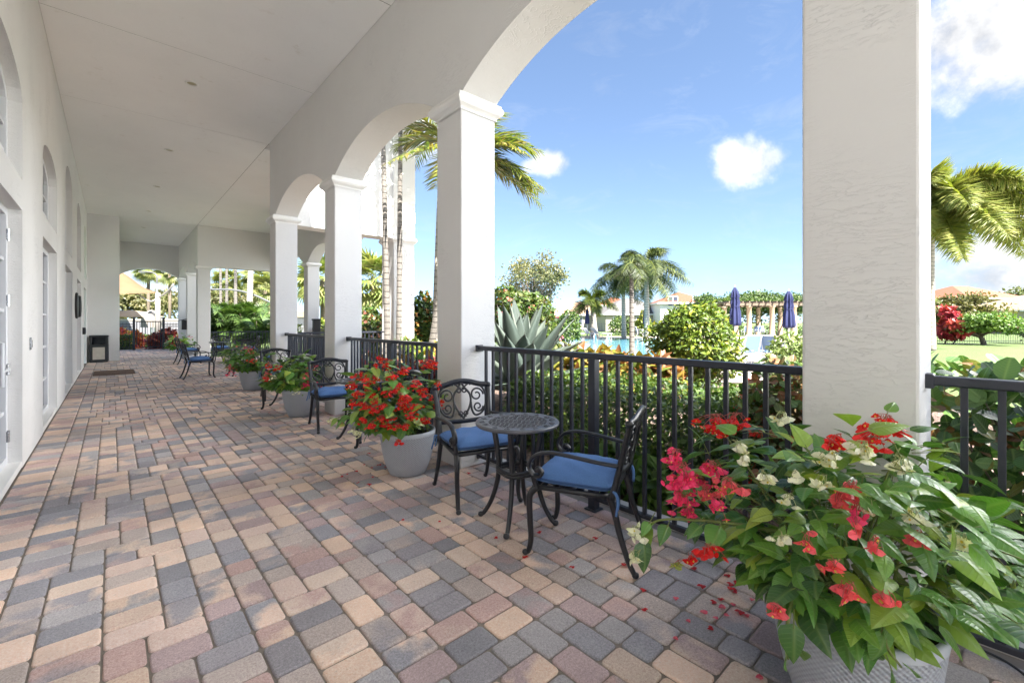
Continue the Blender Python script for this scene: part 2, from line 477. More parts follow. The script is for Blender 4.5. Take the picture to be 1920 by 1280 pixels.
# ceiling: panels with open joints under the slab
c = MB()
js = [-10, -5.2,  -.55, 2.15, 4.87, 7.6, 10.42, 20.9, 27.5]
for y0, y1 in zip(js[:-1], js[1:]):
    c.box(XW + .004, XA - .004, y0 + .006, y1 - .006, ZC, ZC + .03)
c.box(XA + .006, 5.87, 10.75, 20.9, ZC + .002, ZC + .03)
c.build('ceiling', M['ceiling'], club)
for y in js[2:-1]:
    jn = MB(); jn.box(XW + .004, XA - .004, y - .0055, y + .0055, ZC + .003, ZC + .028); jn.build('ceiling_joint', M['joint'], club)
jn = MB(); jn.box(XA - .0035, XA + .0055, 10.4, 20.88, ZC + .004, ZC + .028); jn.build('ceiling_joint', M['joint'], club)
rf = MB()
rf.box(-9, XA, -10, 28.2, ZC + .034, 5.62); rf.box(XA + .001, 5.68, 10.5, 21.28, ZC + .036, 5.60); rf.box(XA + .001, XB + .1, 21.29, 28.2, ZC + .036, 5.61)
rf.box(-9, XW - D0, -10, 28.2, 5.62, 6.6)
rf.build('roof', M['stucco'], club)

# colonnade wall with arches
aw = MB()
ends = [PY[0] - 2.8] + [p for p in PY]
for i in range(-3, 3):
    y0, y1 = .225 + 3.22 * i + PW, .225 + 3.22 * (i + 1)
    arch_wall(aw, 'y', y0, y1, XA, XB, ZS, RISE, 5.62, 32)
for p in PY: aw.box(XA, XB, p, p + PW, ZS, 5.62)
aw.build('arcade_wall', M['stucco'], club, recalc=True)
# far run of the colonnade
fw_ = MB()
FPY = [20.9, 24.12, 27.34]
for p in FPY[:2]: arch_wall(fw_, 'y', p + PW, p + 3.22, XA, XB, ZS, RISE, ZC - .002, 24)
for p in FPY: fw_.box(XA, XB, p, p + PW, ZS, ZC - .002)
# cross wall over the wide bay, flat opening with softened corners
def softflat(t):
    d = np.minimum(t - XB, 5.25 - t); return 3.56 - .16 * np.clip(1 - d / .22, 0, 1) ** 2
arch_wall(fw_, 'x', XB, 5.25, 20.9, 21.32, 0, 0, ZC - .002, 30, zfun=softflat)
fw_.build('arcade_wall', M['stucco'], club, recalc=True)
# block at the left and the end wall
bl = MB(); bl.box(-2.0, .20, 21.2, 27.9, 0, ZC - .002)
arch_wall(bl, 'x', .20, XA, 27.5, 27.9, ZS, .40, ZC - .002, 30)
bl.build('end_wall', M['stucco'], club, recalc=True)

def pillar(x0, x1, y0, y1, h=ZS, capital=True, base=True):
    p = MB(); p.box(x0, x1, y0, y1, 0, h - .002)
    o = p.build('pillar', M['stucco'], club, bev=.012)
    if capital:
        q = MB()
        cx, cy, hx, hy = (x0 + x1) / 2, (y0 + y1) / 2, (x1 - x0) / 2, (y1 - y0) / 2
        prof = [(.012, 0), (.012, .02), (.028, .035), (.050, .050), (.066, .075), (.068, .10), (.058, .122), (.050, .128), (.050, .15), (.0, .152)]
        vs = []; fs = []
        for e, z in prof:
            vs += [(cx - hx - e, cy - hy - e, h - .15 + z), (cx + hx + e, cy - hy - e, h - .15 + z), (cx + hx + e, cy + hy + e, h - .15 + z), (cx - hx - e, cy + hy + e, h - .15 + z)]
        for i in range(len(prof) - 1):
            for j in range(4): fs.append((4 * i + j, 4 * i + (j + 1) % 4, 4 * i + 4 + (j + 1) % 4, 4 * i + 4 + j))
        q.add(vs, fs); q.build('capital', M['trim'], o, bev=.004)
    return o
for p in PY: pillar(XA, XB, p, p + PW)
for p in FPY: pillar(XA, XB, p, p + PW)

# projecting bay beyond the third pillar: lintel wall, corner tower, outer pillars
lt = MB()
lt.box(XB, 5.25, 10.30, 10.72, 3.50, 6.15)
lt.build('lintel_wall', M['stucco'], club, bev=.01)
tw = MB(); tw.box(5.25, 5.87, 10.26, 10.96, 3.55, 6.25)
tw.build('tower', M['stucco'], club, bev=.012)
pillar(5.27, 5.85, 10.28, 10.94, 3.55)
co_ = MB()
for e, z0, z1 in ((.06, 6.22, 6.32), (.14, 6.321, 6.42), (.24, 6.421, 6.60)):
    co_.box(2.9 - e, 5.87 + e, 10.26 - e, 10.96 + e, z0, z1)
co_.build('cornice', M['trim'], club, bev=.015)
ow = MB()
OP = [13.85, 17.0, 20.9]
prev = 10.96
for p in OP:
    arch_wall(ow, 'y', prev, p, 5.30, 5.72, ZS, RISE + .1, ZC - .004, 26)
    ow.box(5.30, 5.72, p, p + .46, ZS, ZC - .004); prev = p + .46
    pillar(5.30, 5.72, p, p + .44)
ow.build('arcade_wall', M['stucco'], club, recalc=True)

# recessed ceiling lights
lt0 = None
for i, y in enumerate((4.95, 8.55, 12.2, 15.7, 19.4, 22.9)):
    t = thing('ceiling_light', '', 'light', (.93, y, ZC), group='recessed lights along the porch ceiling')
    r = MB(); r.lathe([(.062, .001), (.062, -.012), (.085, -.014), (.09, -.004), (.09, .001)], n=24); r.build('trim_ring', M['trim'], t, True)
    l = MB(); l.lathe([(0, -.006), (.03, -.007), (.061, -.006)], n=24); l.build('lens', simple('lens%d' % i, (.40, .36, .22), .3), t, True)
    t['label'] = ['recessed ceiling light in the porch ceiling nearest the viewer', 'yellowed recessed ceiling light above the porch walkway, second along from the viewer',
                  'recessed ceiling light just past the start of the wide bay, third along the porch', 'recessed ceiling light over the middle of the wide bay, fourth along the porch',
                  'recessed ceiling light just before the cross wall, fifth along the porch', 'recessed ceiling light beyond the cross wall, nearest the end arch'][i]

# ------------------------------------------------------------------ ground
def sheet(name, poly, z, mat):
    m = MB(); m.add([(p[0], p[1], z) for p in poly], [tuple(range(len(poly)))]); return struct(m.build(name, mat))
sheet('lawn', [(-500, -500), (700, -500), (700, 700), (-500, 700)], -.09, M['lawn'])
mu = MB()
nx, ny = 70, 110
gx = np.linspace(2.86, 10.2, nx); gy = np.linspace(-3.28, 10.3, ny)
X, Y = np.meshgrid(gx, gy)
Z = -.03 + .02 * np.sin(X * 1.7 + Y) + rng.normal(0, .008, X.shape) + .05 * np.clip((X - 3.0) / 1.0, 0, 1)
Z[:, 0] = -.04
X[:, -1] += rng.normal(0, .15, ny)
keep = (X < 10.0 - np.clip(-Y - .5, 0, 3) * 1.4)
i = np.arange(ny - 1)[:, None] * nx; j = np.arange(nx - 1)[None, :]
q = np.stack([i + j, i + j + 1, i + nx + j + 1, i + nx + j], -1).reshape(-1, 4)
q = q[keep.ravel()[q].all(1)]
mu.add(np.stack([X, Y, Z], -1).reshape(-1, 3), q); struct(mu.build('mulch_bed', M['mulch'], smooth=True))
sheet('bounce_ground', [(-15, -60), (60, -60), (60, -3.3), (2.9, -3.3), (2.9, -2.05), (-15, -2.05)], -.003, M['bounce_ground'])  # unseen pale sheet added to bounce sunlight up into the porch
sheet('paving_base', [(XW - .35, -2.3), (2.9, -2.3), (2.9, 10.3), (5.3, 10.3), (5.3, 21), (2.9, 21.0), (2.9, 30), (XW - .35, 30)], -.010, M['sand'])

# concrete pavers: modular ashlar of three sizes, one sheet
u = .0725
PAL = [tuple(.80 * c + .10 * k + .10 * (q[0] * .3 + q[1] * .5 + q[2] * .2) for c, k in zip(q, rgb(208, 182, 156))) for q in [rgb(204, 178, 162), rgb(206, 178, 158), rgb(196, 172, 162), rgb(146, 146, 152), rgb(124, 128, 140), rgb(168, 156, 152), rgb(176, 146, 142), rgb(158, 138, 142), rgb(192, 172, 158), rgb(132, 132, 142)]]
pv = MB()
def paver(x0, x1, y0, y1):
    g = .0026; x0 += g; x1 -= g; y0 += g; y1 -= g
    cr = .021; ch = .014
    dz = rng.normal(0, .0012); tx, ty = rng.normal(0, .004, 2)
    cx, cy = (x0 + x1) / 2, (y0 + y1) / 2
    def ring(e, z):
        o = []
        for (px, py, a0) in ((x1 - cr, y1 - cr, 0), (x0 + cr, y1 - cr, PI / 2), (x0 + cr, y0 + cr, PI), (x1 - cr, y0 + cr, 1.5 * PI)):
            for a in (0, PI / 4, PI / 2):
                o.append((px + (cr - e) * math.cos(a0 + a), py + (cr - e) * math.sin(a0 + a), z))
        return o
    v = np.array(ring(0, -.014) + ring(.0022, -.0055) + ring(.0065, -.0016) + ring(ch, 0))
    v[:, 2] += dz + (v[:, 0] - cx) * tx + (v[:, 1] - cy) * ty
    f = []
    for r_ in range(3):
        for k in range(12): f.append((12 * r_ + k, 12 * r_ + (k + 1) % 12, 12 * r_ + 12 + (k + 1) % 12, 12 * r_ + 12 + k))
    f.append(tuple(range(36, 48)))
    a = PAL[RND.randrange(len(PAL))]
    b = a if RND.random() < .60 else PAL[RND.randrange(len(PAL))]
    k = RND.uniform(.86, 1.12) * 1.27
    pv.add(v, f, np.array(a) * k, None, np.array(b) * k)

def field(x0, nx, y0, ny, skip=None):
    full = np.zeros((ny + 4, nx), bool)
    for r in range(ny):
        c = 0
        while c < nx:
            if full[r, c]: c += 1; continue
            L = 1
            while c + L < nx and not full[r, c + L]: L += 1
            ws = [w_ for w_ in (2, 3) if L - w_ != 1 and L - w_ >= 0] or [min(L, 2)]
            w_ = RND.choice(ws); h_ = RND.choice({2: (2, 3, 3), 3: (2,)}[w_])
            h_ = min(h_, ny + 4 - r)
            full[r:r + h_, c:c + w_] = True
            a, b, e, g = x0 + c * u, x0 + (c + w_) * u, y0 + r * u, y0 + (r + h_) * u
            if not (skip and skip((a + b) / 2, (e + g) / 2)): paver(a, b, e, g)
            c += w_
FX0 = XW + .245
nxf = int((2.64 - FX0) / u)
uend = FX0 + nxf * u
field(FX0, nxf, -2.0, int(31 / u), lambda x, y: x < .2 and y > 21.15 and False)
field(uend + .0, int((5.28 - uend) / u), 10.42, int(10.6 / u))
y = -2.0
while y < 21.2:                                       # border course along the wall
    hh = RND.choice((.1, .155, .155)); paver(XW + .006, FX0 - .002, y, y + hh); y += hh
y = -2.0
while y < 10.3:                                       # border course under the railing
    paver(uend + .002, uend + .155, y, y + .235); y += .235
struct(pv.build('paving', M['paver']))
kb = MB()
for i in range(-2, 3): kb.box(2.815, XB + .04, .225 + 3.22 * i + PW, .225 + 3.22 * (i + 1), -.1, .028)
struct(kb.build('kerb', M['concrete'], bev=.008))
# ------------------------------------------------------------------ railings
def railing(label, x, y0, y1, group='black railings between the pillars', axis='y', post=True, top=1.165, name='railing'):
    t = thing(name, label, 'railing', (x, y0, 0), 0 if axis == 'y' else -PI / 2, group)
    L = y1 - y0
    a = MB(); a.box(-.030, .030, -.012, L + .012, top - .042, top); a.build('top_rail', M['rail'], t, bev=.007)
    a = MB(); a.box(-.018, .018, 0, L, .075, .105); a.build('bottom_rail', M['rail'], t, bev=.004)
    for yy in (.0, L):
        a = MB(); a.box(-.038, .038, yy - .016, yy + .016, top - .055, top + .008); a.build('bracket', M['rail'], t, bev=.005)
        a = MB(); a.box(-.026, .026, yy - .012, yy + .012, .065, .115); a.build('bracket', M['rail'], t, bev=.004)
    n = max(4, int(round(L / .107)))
    b0 = None
    for k in range(1, n):
        yy = L * k / n
        if post and abs(yy - L / 2) < .05:
            p = MB(); p.box(-.030, .030, L / 2 - .030, L / 2 + .030, .0, top - .04); p.box(-.05, .05, L / 2 - .05, L / 2 + .05, .0, .012)
            p.build('post', M['rail'], t, bev=.003); continue
        if b0 is None:
            p = MB(); p.box(-.012, .012, -.012, .012, .10, top - .04); b0 = p.build('baluster', M['rail'], t, bev=.002); b0.location = (0, yy, 0)
        else:
            c = b0.copy(); C.objects.link(c); c.parent = t; c.location = (0, yy, 0)
    return t
RX = 2.67
RL = {-1: 'black railing at the right edge, in front of the round leaved hedge', 0: 'black railing behind the nearest table and chairs, between the two nearest pillars',
      1: 'black railing behind the red flowered planter, between the second and third pillars', 2: 'black railing between the third and fourth pillars, behind the third planter'}
for i in (-1, 0, 1, 2):
    railing(RL[i], RX, .225 + 3.22 * i + PW + .012, .225 + 3.22 * (i + 1) - .012)
railing('black railing under the flat lintel, from the fourth pillar to the tower', XB + .02, 10.5, 10.5 + 5.25 - XB - .02, axis='x')
railing('thin black railing in front of the lady palms across the wide bay', XB + .02, 21.1, 21.1 + 5.3 - XB - .02, axis='x', post=False, top=1.0)
railing('black railing between the outer pillars of the wide bay', 5.5, 14.3, 17.0)

# gate at the end of the porch
def gate():
    fl = thing('picket_fence', 'short black picket fence left of the gate at the end of the porch', 'fence', (-.6, 28.7, 0), 0, 'fence panels beside the gate')
    def panel(t, L):
        a = MB(); a.box(0, L, -.015, .015, 1.28, 1.31); a.box(0, L, -.015, .015, 1.13, 1.155); a.box(0, L, -.015, .015, .12, .15); a.build('rail', M['rail'], t)
        n = int(L / .12); b0 = None
        for k in range(n + 1):
            if b0 is None:
                p = MB(); p.box(-.009, .009, -.009, .009, .05, 1.36); b0 = p.build('picket', M['rail'], t); b0.location = (L * k / n, 0, 0)
            else:
                c = b0.copy(); C.objects.link(c); c.parent = t; c.location = (L * k / n, 0, 0)
        r = MB()
        for k in range(n):
            xx = L * (k + .5) / n
            r.lathe([(.03, -.008), (.045, -.008), (.045, .008), (.03, .008), (.03, -.008)], (xx, 1.215, 0), 12)
        o = r.build('ring', M['rail'], t); o.rotation_euler = (PI / 2, 0, 0)
        o.data.transform(Matrix.Translation((0, 0, 0)))
        return t
    panel(fl, 1.36)
    fr = thing('picket_fence', 'short black picket fence right of the gate at the end of the porch', 'fence', (1.98, 28.7, 0), 0, 'fence panels beside the gate')
    panel(fr, 1.2)
    g = thing('gate', 'black picket gate between two tall posts at the end of the porch', 'gate', (.80, 28.7, 0))
    for xx in (0, 1.15):
        p = MB(); p.box(xx - .05, xx + .05, -.05, .05, 0, 1.60); p.box(xx - .06, xx + .06, -.06, .06, 1.60, 1.63); p.build('post', M['rail'], g, bev=.006)
    f = MB()
    f.box(.09, 1.06, -.02, .02, 1.38, 1.43); f.box(.09, 1.06, -.02, .02, .10, .15); f.box(.09, .13, -.019, .019, .15, 1.38); f.box(1.02, 1.06, -.019, .019, .15, 1.38)
    f.build('gate_frame', M['rail'], g, bev=.004)
    for k in range(8):
        p = MB(); p.box(.20 + .105 * k, .218 + .105 * k, -.009, .009, .14, 1.39); p.build('picket', M['rail'], g)
    l = MB(); l.box(1.04, 1.12, -.05, .05, .85, 1.05); l.build('latch', M['rail'], g, bev=.008)
gate()

# ------------------------------------------------------------------ cast metal chair
def spiral(c, r0, r1, a0, turns, n=26):
    t = np.linspace(0, 1, n); r = r0 + (r1 - r0) * t; a = a0 + turns * 2 * PI * t
    return np.stack([c[0] + r * np.cos(a), c[1] + r * np.sin(a)], 1)
def bez(p, n=16):
    p = np.asarray(p, float); t = np.linspace(0, 1, n)[:, None]
    if len(p) == 4: return (1 - t) ** 3 * p[0] + 3 * (1 - t) ** 2 * t * p[1] + 3 * (1 - t) * t * t * p[2] + t ** 3 * p[3]
    return (1 - t) ** 2 * p[0] + 2 * (1 - t) * t * p[1] + t * t * p[2]
def catmull(P, n=8):
    P = np.asarray(P, float); Q = np.vstack([2 * P[0] - P[1], P, 2 * P[-1] - P[-2]]); o = []
    for i in range(1, len(Q) - 2):
        for t in np.linspace(0, 1, n, endpoint=False):
            a, b, c, d = Q[i - 1], Q[i], Q[i + 1], Q[i + 2]
            o.append(.5 * ((2 * b) + (c - a) * t + (2 * a - 5 * b + 4 * c - d) * t * t + (3 * b - a - 3 * c + d) * t ** 3))
    o.append(P[-1]); return np.array(o)

def cushion_mesh(hx, hy, hz, z0, seed=0):
    n = 40; g = np.linspace(-1, 1, n)
    m = MB()
    X, Y = np.meshgrid(g, g)
    sx = np.sign(X) * np.abs(X) ** .8; sy = np.sign(Y) * np.abs(Y) ** .8
    ed = np.maximum(np.abs(X) ** 7, np.abs(Y) ** 7)
    pil = (1 - np.abs(X) ** 5) ** .42 * (1 - np.abs(Y) ** 5) ** .42
    dom = (1 - X ** 2) * (1 - Y ** 2)
    pinch = 1 - .035 * (1 - np.abs(X * Y) ** 4)
    cr = 1 - .06 * (np.abs(X) ** 6) * (np.abs(Y) ** 6)
    px = hx * X * cr; py = hy * Y * cr
    r = np.random.default_rng(seed)
    wr = .007 * np.sin(5 * X + 2.2 * Y + seed) * np.sin(4 * Y - X) + .003 * np.sin(11 * X - 7 * Y)
    zt = z0 + hz * (.15 + .85 * pil) + .028 * dom + wr * pil
    zb = z0 - hz * (.15 + .85 * pil) * .9
    i = np.arange(n - 1)[:, None] * n; j = np.arange(n - 1)[None, :]
    q = np.stack([i + j, i + j + 1, i + n + j + 1, i + n + j], -1).reshape(-1, 4)
    m.add(np.stack([px, py, zt], -1).reshape(-1, 3), q)
    m.add(np.stack([px, py, zb], -1).reshape(-1, 3), q[:, ::-1])
    # welted seam all round
    e = []
    for k in np.linspace(-1, 1, 24): e.append((k, -1))
    for k in np.linspace(-1, 1, 24)[1:]: e.append((1, k))
    for k in np.linspace(1, -1, 24)[1:]: e.append((k, 1))
    for k in np.linspace(1, -1, 24)[1:]: e.append((-1, k))
    e = np.array(e); crn = 1 - .06 * (np.abs(e[:, 0]) ** 6) * (np.abs(e[:, 1]) ** 6)
    w = MB(); w.tube(np.stack([e[:, 0] * hx * crn, e[:, 1] * hy * crn, np.full(len(e), z0)], 1), hz * .17, 6)
    return m, w

BT = .24                                     # back rake
def backpt(x, z):                            # the back's own plane, leaning backwards from the seat
    return np.array([x, -.225 - (z - .43) * BT - .02 * (1 - (x / .25) ** 2), z])

def make_chair(label, loc, rz, group):
    t = thing('patio_chair', label, 'chair', loc, rz, group)
    s = MB(); 
    fr = [(-.225, -.21), (.225, -.21), (.25, .235), (-.25, .235)]
    for a, b in zip(fr, fr[1:] + fr[:1]): s.tube([(a[0], a[1], .415), (b[0], b[1], .415)], .016, 8)
    for k in range(6):
        yy = -.16 + .07 * k; s.box(-.235, .235, yy - .014, yy + .014, .412, .42)
    s.build('seat_frame', M['iron'], t, True)
    cm_, pip = cushion_mesh(.248, .236, .041, .464, 3); cu = cm_.build('cushion', M['cushion'], t, True); cu.location = (0, .015, 0); pip.build('piping', M['piping'], cu, True)
    for sx in (-1, 1):
        ti = MB()
        for d in (0, 1):
            ti.tube(catmull([(sx * .235, -.22, .455), (sx * (.255 + .012 * d), -.25, .45), (sx * (.25 + .02 * d), -.262, .41), (sx * (.262 + .03 * d), -.258, .36 - .02 * d)], 5), .005, 5, sx=1.6)
        ti.build('tie', M['cushion'], cu, True).location = (0, -.015, 0)
    for sx in (-1, 1):                        # front legs, cabriole with a ball foot
        l = MB()
        p = catmull([(sx * .245, .215, .42), (sx * .258, .262, .36), (sx * .256, .262, .22), (sx * .250, .258, .10), (sx * .252, .272, .03), (sx * .254, .288, .016)], 7)
        l.tube(p, np.linspace(.021, .0145, len(p)), 9)
        l.lathe([(0, 0), (.014, .002), (.02, .012), (.018, .026), (0, .034)], (sx * .255, .292, 0), 12)
        l.build('leg', M['iron'], t, True)
        l = MB()                              # rear legs sweep backwards
        p = catmull([(sx * .225, -.205, .43), (sx * .226, -.235, .34), (sx * .230, -.265, .22), (sx * .236, -.31, .09), (sx * .238, -.345, .02)], 7)
        l.tube(p, np.linspace(.021, .0145, len(p)), 9)
        l.lathe([(0, 0), (.014, .002), (.02, .012), (.018, .026), (0, .034)], (sx * .238, -.352, 0), 12)
        l.build('leg', M['iron'], t, True)
        a = MB()                              # armrest with a scrolled front
        q = catmull([backpt(sx * .232, .60) + (sx * .012, .01, 0), (sx * .262, -.14, .612), (sx * .275, .02, .632), (sx * .278, .14, .636), (sx * .276, .225, .606), (sx * .272, .262, .545), (sx * .268, .235, .492), (sx * .268, .195, .490), (sx * .268, .178, .515), (sx * .268, .198, .535)], 7)
        a.tube(q, .0115, 9, sx=1.75, up=(1, 0, 0))
        a.lathe([(0, -.014), (.016, -.016), (.024, 0), (.016, .016), (0, .014)], (0, 0, 0), 14)
        a.v[-1] = a.v[-1][:, [2, 0, 1]] + np.array([sx * .268, .203, .525])
        a.tube(catmull([(sx * .266, .232, .495), (sx * .258, .235, .46), (sx * .248, .222, .41)], 5), .017, 9)
        a.build('armrest', M['iron'], t, True)
    b = MB()
    for sx in (-1, 1):
        p = catmull([backpt(sx * .228, .41), backpt(sx * .230, .55), backpt(sx * .238, .70), backpt(sx * .250, .835)], 7)
        b.tube(p, np.linspace(.020, .015, len(p)), 9, sx=1.25)
        b.lathe([(0, -.022), (.02, -.016), (.024, 0), (.02, .016), (0, .022)], tuple(backpt(sx * .250, .838)), 12)
    def on(P2): return np.array([backpt(x, z) for x, z in P2])
    b.tube(on(catmull([(-.25, .838), (-.17, .845), (-.08, .868), (0, .875), (.08, .868), (.17, .845), (.25, .838)], 6)), .013, 9, sx=1.9, up=(0, 0, 1))
    b.tube(on(catmull([(-.23, .555), (-.1, .545), (0, .542), (.1, .545), (.23, .555)], 6)), .012, 9, sx=1.6, up=(0, 0, 1))
    r = .0085
    for sx in (-1, 1):
        b.tube(on(catmull([(sx * .005, .862), (sx * .030, .82), (sx * .072, .765), (sx * .076, .70), (sx * .05, .635), (sx * .006, .575), (0, .548)], 7)), r * 1.15, 8)
        b.tube(on(catmull([(sx * -.0, .80), (sx * .035, .835), (sx * .062, .852)], 6)), r, 7)
        C1 = catmull([(sx * .075, .848), (sx * .13, .852), (sx * .19, .815), (sx * .218, .74), (sx * .205, .655), (sx * .165, .60), (sx * .11, .585), (sx * .082, .63), (sx * .078, .70)], 7)
        b.tube(on(C1), r * 1.1, 8)
        b.tube(on(C1[::-1] * [1, 1]), r * .4, 4)
        sp = spiral((sx * .135, .755), .062, .016, 0 if sx > 0 else PI, 1.35 * sx); b.tube(on(sp), np.linspace(r, r * .8, len(sp)), 7)
        sp = spiral((sx * .140, .655), .046, .013, 0 if sx > 0 else PI, -1.3 * sx); b.tube(on(sp), np.linspace(r, r * .8, len(sp)), 7)
        sp = spiral((sx * .027, .80), .026, .008, PI / 2, 1.2 * sx, 20); b.tube(on(sp), r * .8, 6)
        sp = spiral((sx * .027, .605), .024, .008, -PI / 2, -1.2 * sx, 20); b.tube(on(sp), r * .8, 6)
    b.build('backrest', M['iron'], t, True)
    return t

def face(fx, fy): return math.atan2(-fx, fy)
CG = 'blue cushioned chairs at the round porch tables'
def make_table(label, loc, rz, group, scale=1.0):
    t = thing('bistro_table', label, 'table', loc, rz, group)
    R0 = .295
    a = MB()
    a.lathe([(.205, .684), (.205, .698), (.215, .703), (.225, .7), (.262, .7), (.272, .704), (R0 - .004, .703), (R0, .694), (R0 - .004, .68), (R0 - .02, .676), (.205, .684)], n=56)
    # woven lattice in the middle, leaf scrolls round it
    for k in range(-7, 8):
        for s in (-1, 1):
            o = k * .031; L = math.sqrt(max(0, .212 ** 2 - o * o))
            if L < .02: continue
            tt = np.linspace(-L, L, 17)
            d = np.array([math.cos(s * PI / 4), math.sin(s * PI / 4)]); e = np.array([-d[1], d[0]])
            P2 = tt[:, None] * d + (o + .006 * np.sin(tt * 60))[:, None] * e
            a.tube(np.column_stack([P2, .694 + .003 * s * np.cos(tt * PI / .03)]), .0042, 5, sx=1.25, cap=False)
    for k in range(16):
        an = k * PI / 8
        sp = spiral((math.cos(an) * .245, math.sin(an) * .245), .022, .006, an, 1.3 if k % 2 else -1.3, 18)
        a.tube(np.column_stack([sp, np.full(len(sp), .702)]), .005, 5)
    a.build('tabletop', M['table'], t, True)
    r = MB()
    n = 40; an = np.linspace(0, 2 * PI, n + 1)
    rr = .125 / (np.abs(np.cos(an)) ** 4 + np.abs(np.sin(an)) ** 4) ** .25
    for z in (.352, .372):
        r.tube(np.column_stack([rr * np.cos(an), rr * np.sin(an), np.full(n + 1, z)]), .011, 8, cap=False, sx=1.2)
    r.build('brace', M['iron'], t, True)
    for k in range(4):
        l = MB(); an = PI / 4 + k * PI / 2; d = np.array([math.cos(an), math.sin(an), 0])
        p = catmull([d * .175 + (0, 0, .685), d * .165 + (0, 0, .60), d * .145 + (0, 0, .48), d * .137 + (0, 0, .36), d * .155 + (0, 0, .24), d * .195 + (0, 0, .12), d * .245 + (0, 0, .035), d * .268 + (0, 0, .018)], 7)
        l.tube(p, np.linspace(.022, .014, len(p)), 9)
        l.lathe([(0, 0), (.016, .003), (.022, .014), (.018, .03), (0, .036)], (*(d * .272)[:2], 0), 12)
        l.build('leg', M['iron'], t, True)
    return t
M['table'] = simple('weathered_cast_top', (.10, .105, .118), .36, .35, 70, .5, 0, .6)

make_table('round black lattice topped table nearest the viewer, between two blue cushioned chairs', (2.12, 2.29, 0), math.atan2(.27, -.17) - PI / 4, 'round lattice tables on the porch')
tb = [o for o in C.objects if o.name == 'bistro_table'][0]
ch = make_chair('blue cushioned chair nearest the viewer, seen from its side beside the big near planter', (2.20, 1.76, 0), face(-.40, .92), CG)
dup(ch, (2.19, 2.86, 0), face(-.26, -.96), 'blue cushioned chair by the second pillar, right of the red flowered planter')
TG = 'round lattice tables on the porch'
dup(tb, (2.24, 5.18, 0), .3, 'round lattice table mostly hidden behind the red flowered planter', TG)
dup(ch, (2.20, 5.98, 0), face(-.12, -1), 'blue cushioned chair by the third pillar, left of the red flowered planter')
dup(ch, (2.28, 4.52, 0), face(-.1, 1), 'blue cushioned chair whose legs show below the red flowered planter')
dup(tb, (2.22, 8.1, 0), .5, 'round lattice table hidden behind the third planter')
dup(ch, (2.28, 8.95, 0), face(-.1, -1), 'blue cushioned chair by the fourth pillar, its back above the third planter')
dup(ch, (2.12, 7.75, 0), face(-.35, .9), 'blue cushioned chair half hidden by the leaves of the third planter')
# dining set in the wide bay
dup(ch, (1.62, 13.5, 0), face(1, .05), 'blue cushioned chair seen in full profile on the open walkway, facing the wide bay', CG)
dup(tb, (2.45, 13.45, 0), .2, 'round lattice table beside the chair seen in profile', TG)
dup(ch, (2.75, 14.25, 0), face(-.2, -1), 'blue cushioned chair behind the table of the profile chair, facing the viewer', CG)
dup(ch, (3.25, 13.2, 0), face(-1, .1), 'blue cushioned chair across the table from the profile chair', CG)
dup(ch, (1.90, 18.3, 0), face(1, .15), 'blue cushioned chair in front of the farthest planter', CG)
dup(tb, (2.75, 18.2, 0), .1, 'round lattice table farthest from the viewer, in the wide bay', TG)
dup(ch, (2.95, 19.05, 0), face(-.1, -1), 'blue cushioned chair at the farthest table, with its back to the lady palms', CG)
dup(ch, (3.6, 18.0, 0), face(-1, .1), 'blue cushioned chair on the right of the farthest table', CG)
dup(tb, (4.2, 16.2, 0), .1, 'round lattice table in the middle of the wide bay, before the lady palms', TG)
dup(ch, (4.35, 17.0, 0), face(-.1, -1), 'blue cushioned chair at the middle table of the wide bay, facing the viewer', CG)
dup(ch, (3.9, 15.4, 0), face(.1, 1), 'blue cushioned chair at the middle table of the wide bay, back to the viewer', CG)

# ------------------------------------------------------------------ bin, mat, wall fittings, cable
b = thing('litter_bin', 'black litter bin with a beige front panel by the end of the back wall', 'bin', (-.33, 21.0, 0), -.05)
a = MB(); a.box(-.24, .24, -.17, .17, .03, .62); a.box(-.235, -.17, -.165, .165, .62, .86); a.box(.17, .235, -.165, .165, .62, .86); a.box(-.17, .17, .10, .165, .62, .86); a.build('body', M['dark'], b, bev=.012)
a = MB(); a.box(-.25, .25, -.18, .18, .86, .93); a.build('hood', M['dark'], b, bev=.025)
a = MB(); a.box(-.155, .155, -.182, -.171, .10, .52); a.build('front_panel', simple('beige_aggregate', (.50, .44, .36), .9, .5, 60, .2), b, bev=.004)
a = MB(); a.box(-.22, .22, -.15, .15, 0, .03); a.build('base', M['dark'], b)
mt = MB(); n = 26
X, Y = np.meshgrid(np.linspace(-.42, .42, n), np.linspace(-.72, .72, n)); 
mt.box(-.42, .42, -.7, .7, 0, .012)
for k in range(34): mt.box(-.40, .40, -.68 + .04 * k, -.655 + .04 * k, .012, .017)
o = mt.build('door_mat', simple('brown_mat', (.13, .085, .065), .95, .7, 120, .3), bev=.003); o.location = (.05, 16.35, .003); tag(o, 'brown ribbed mat lying on the pavers by the back wall', 'mat')

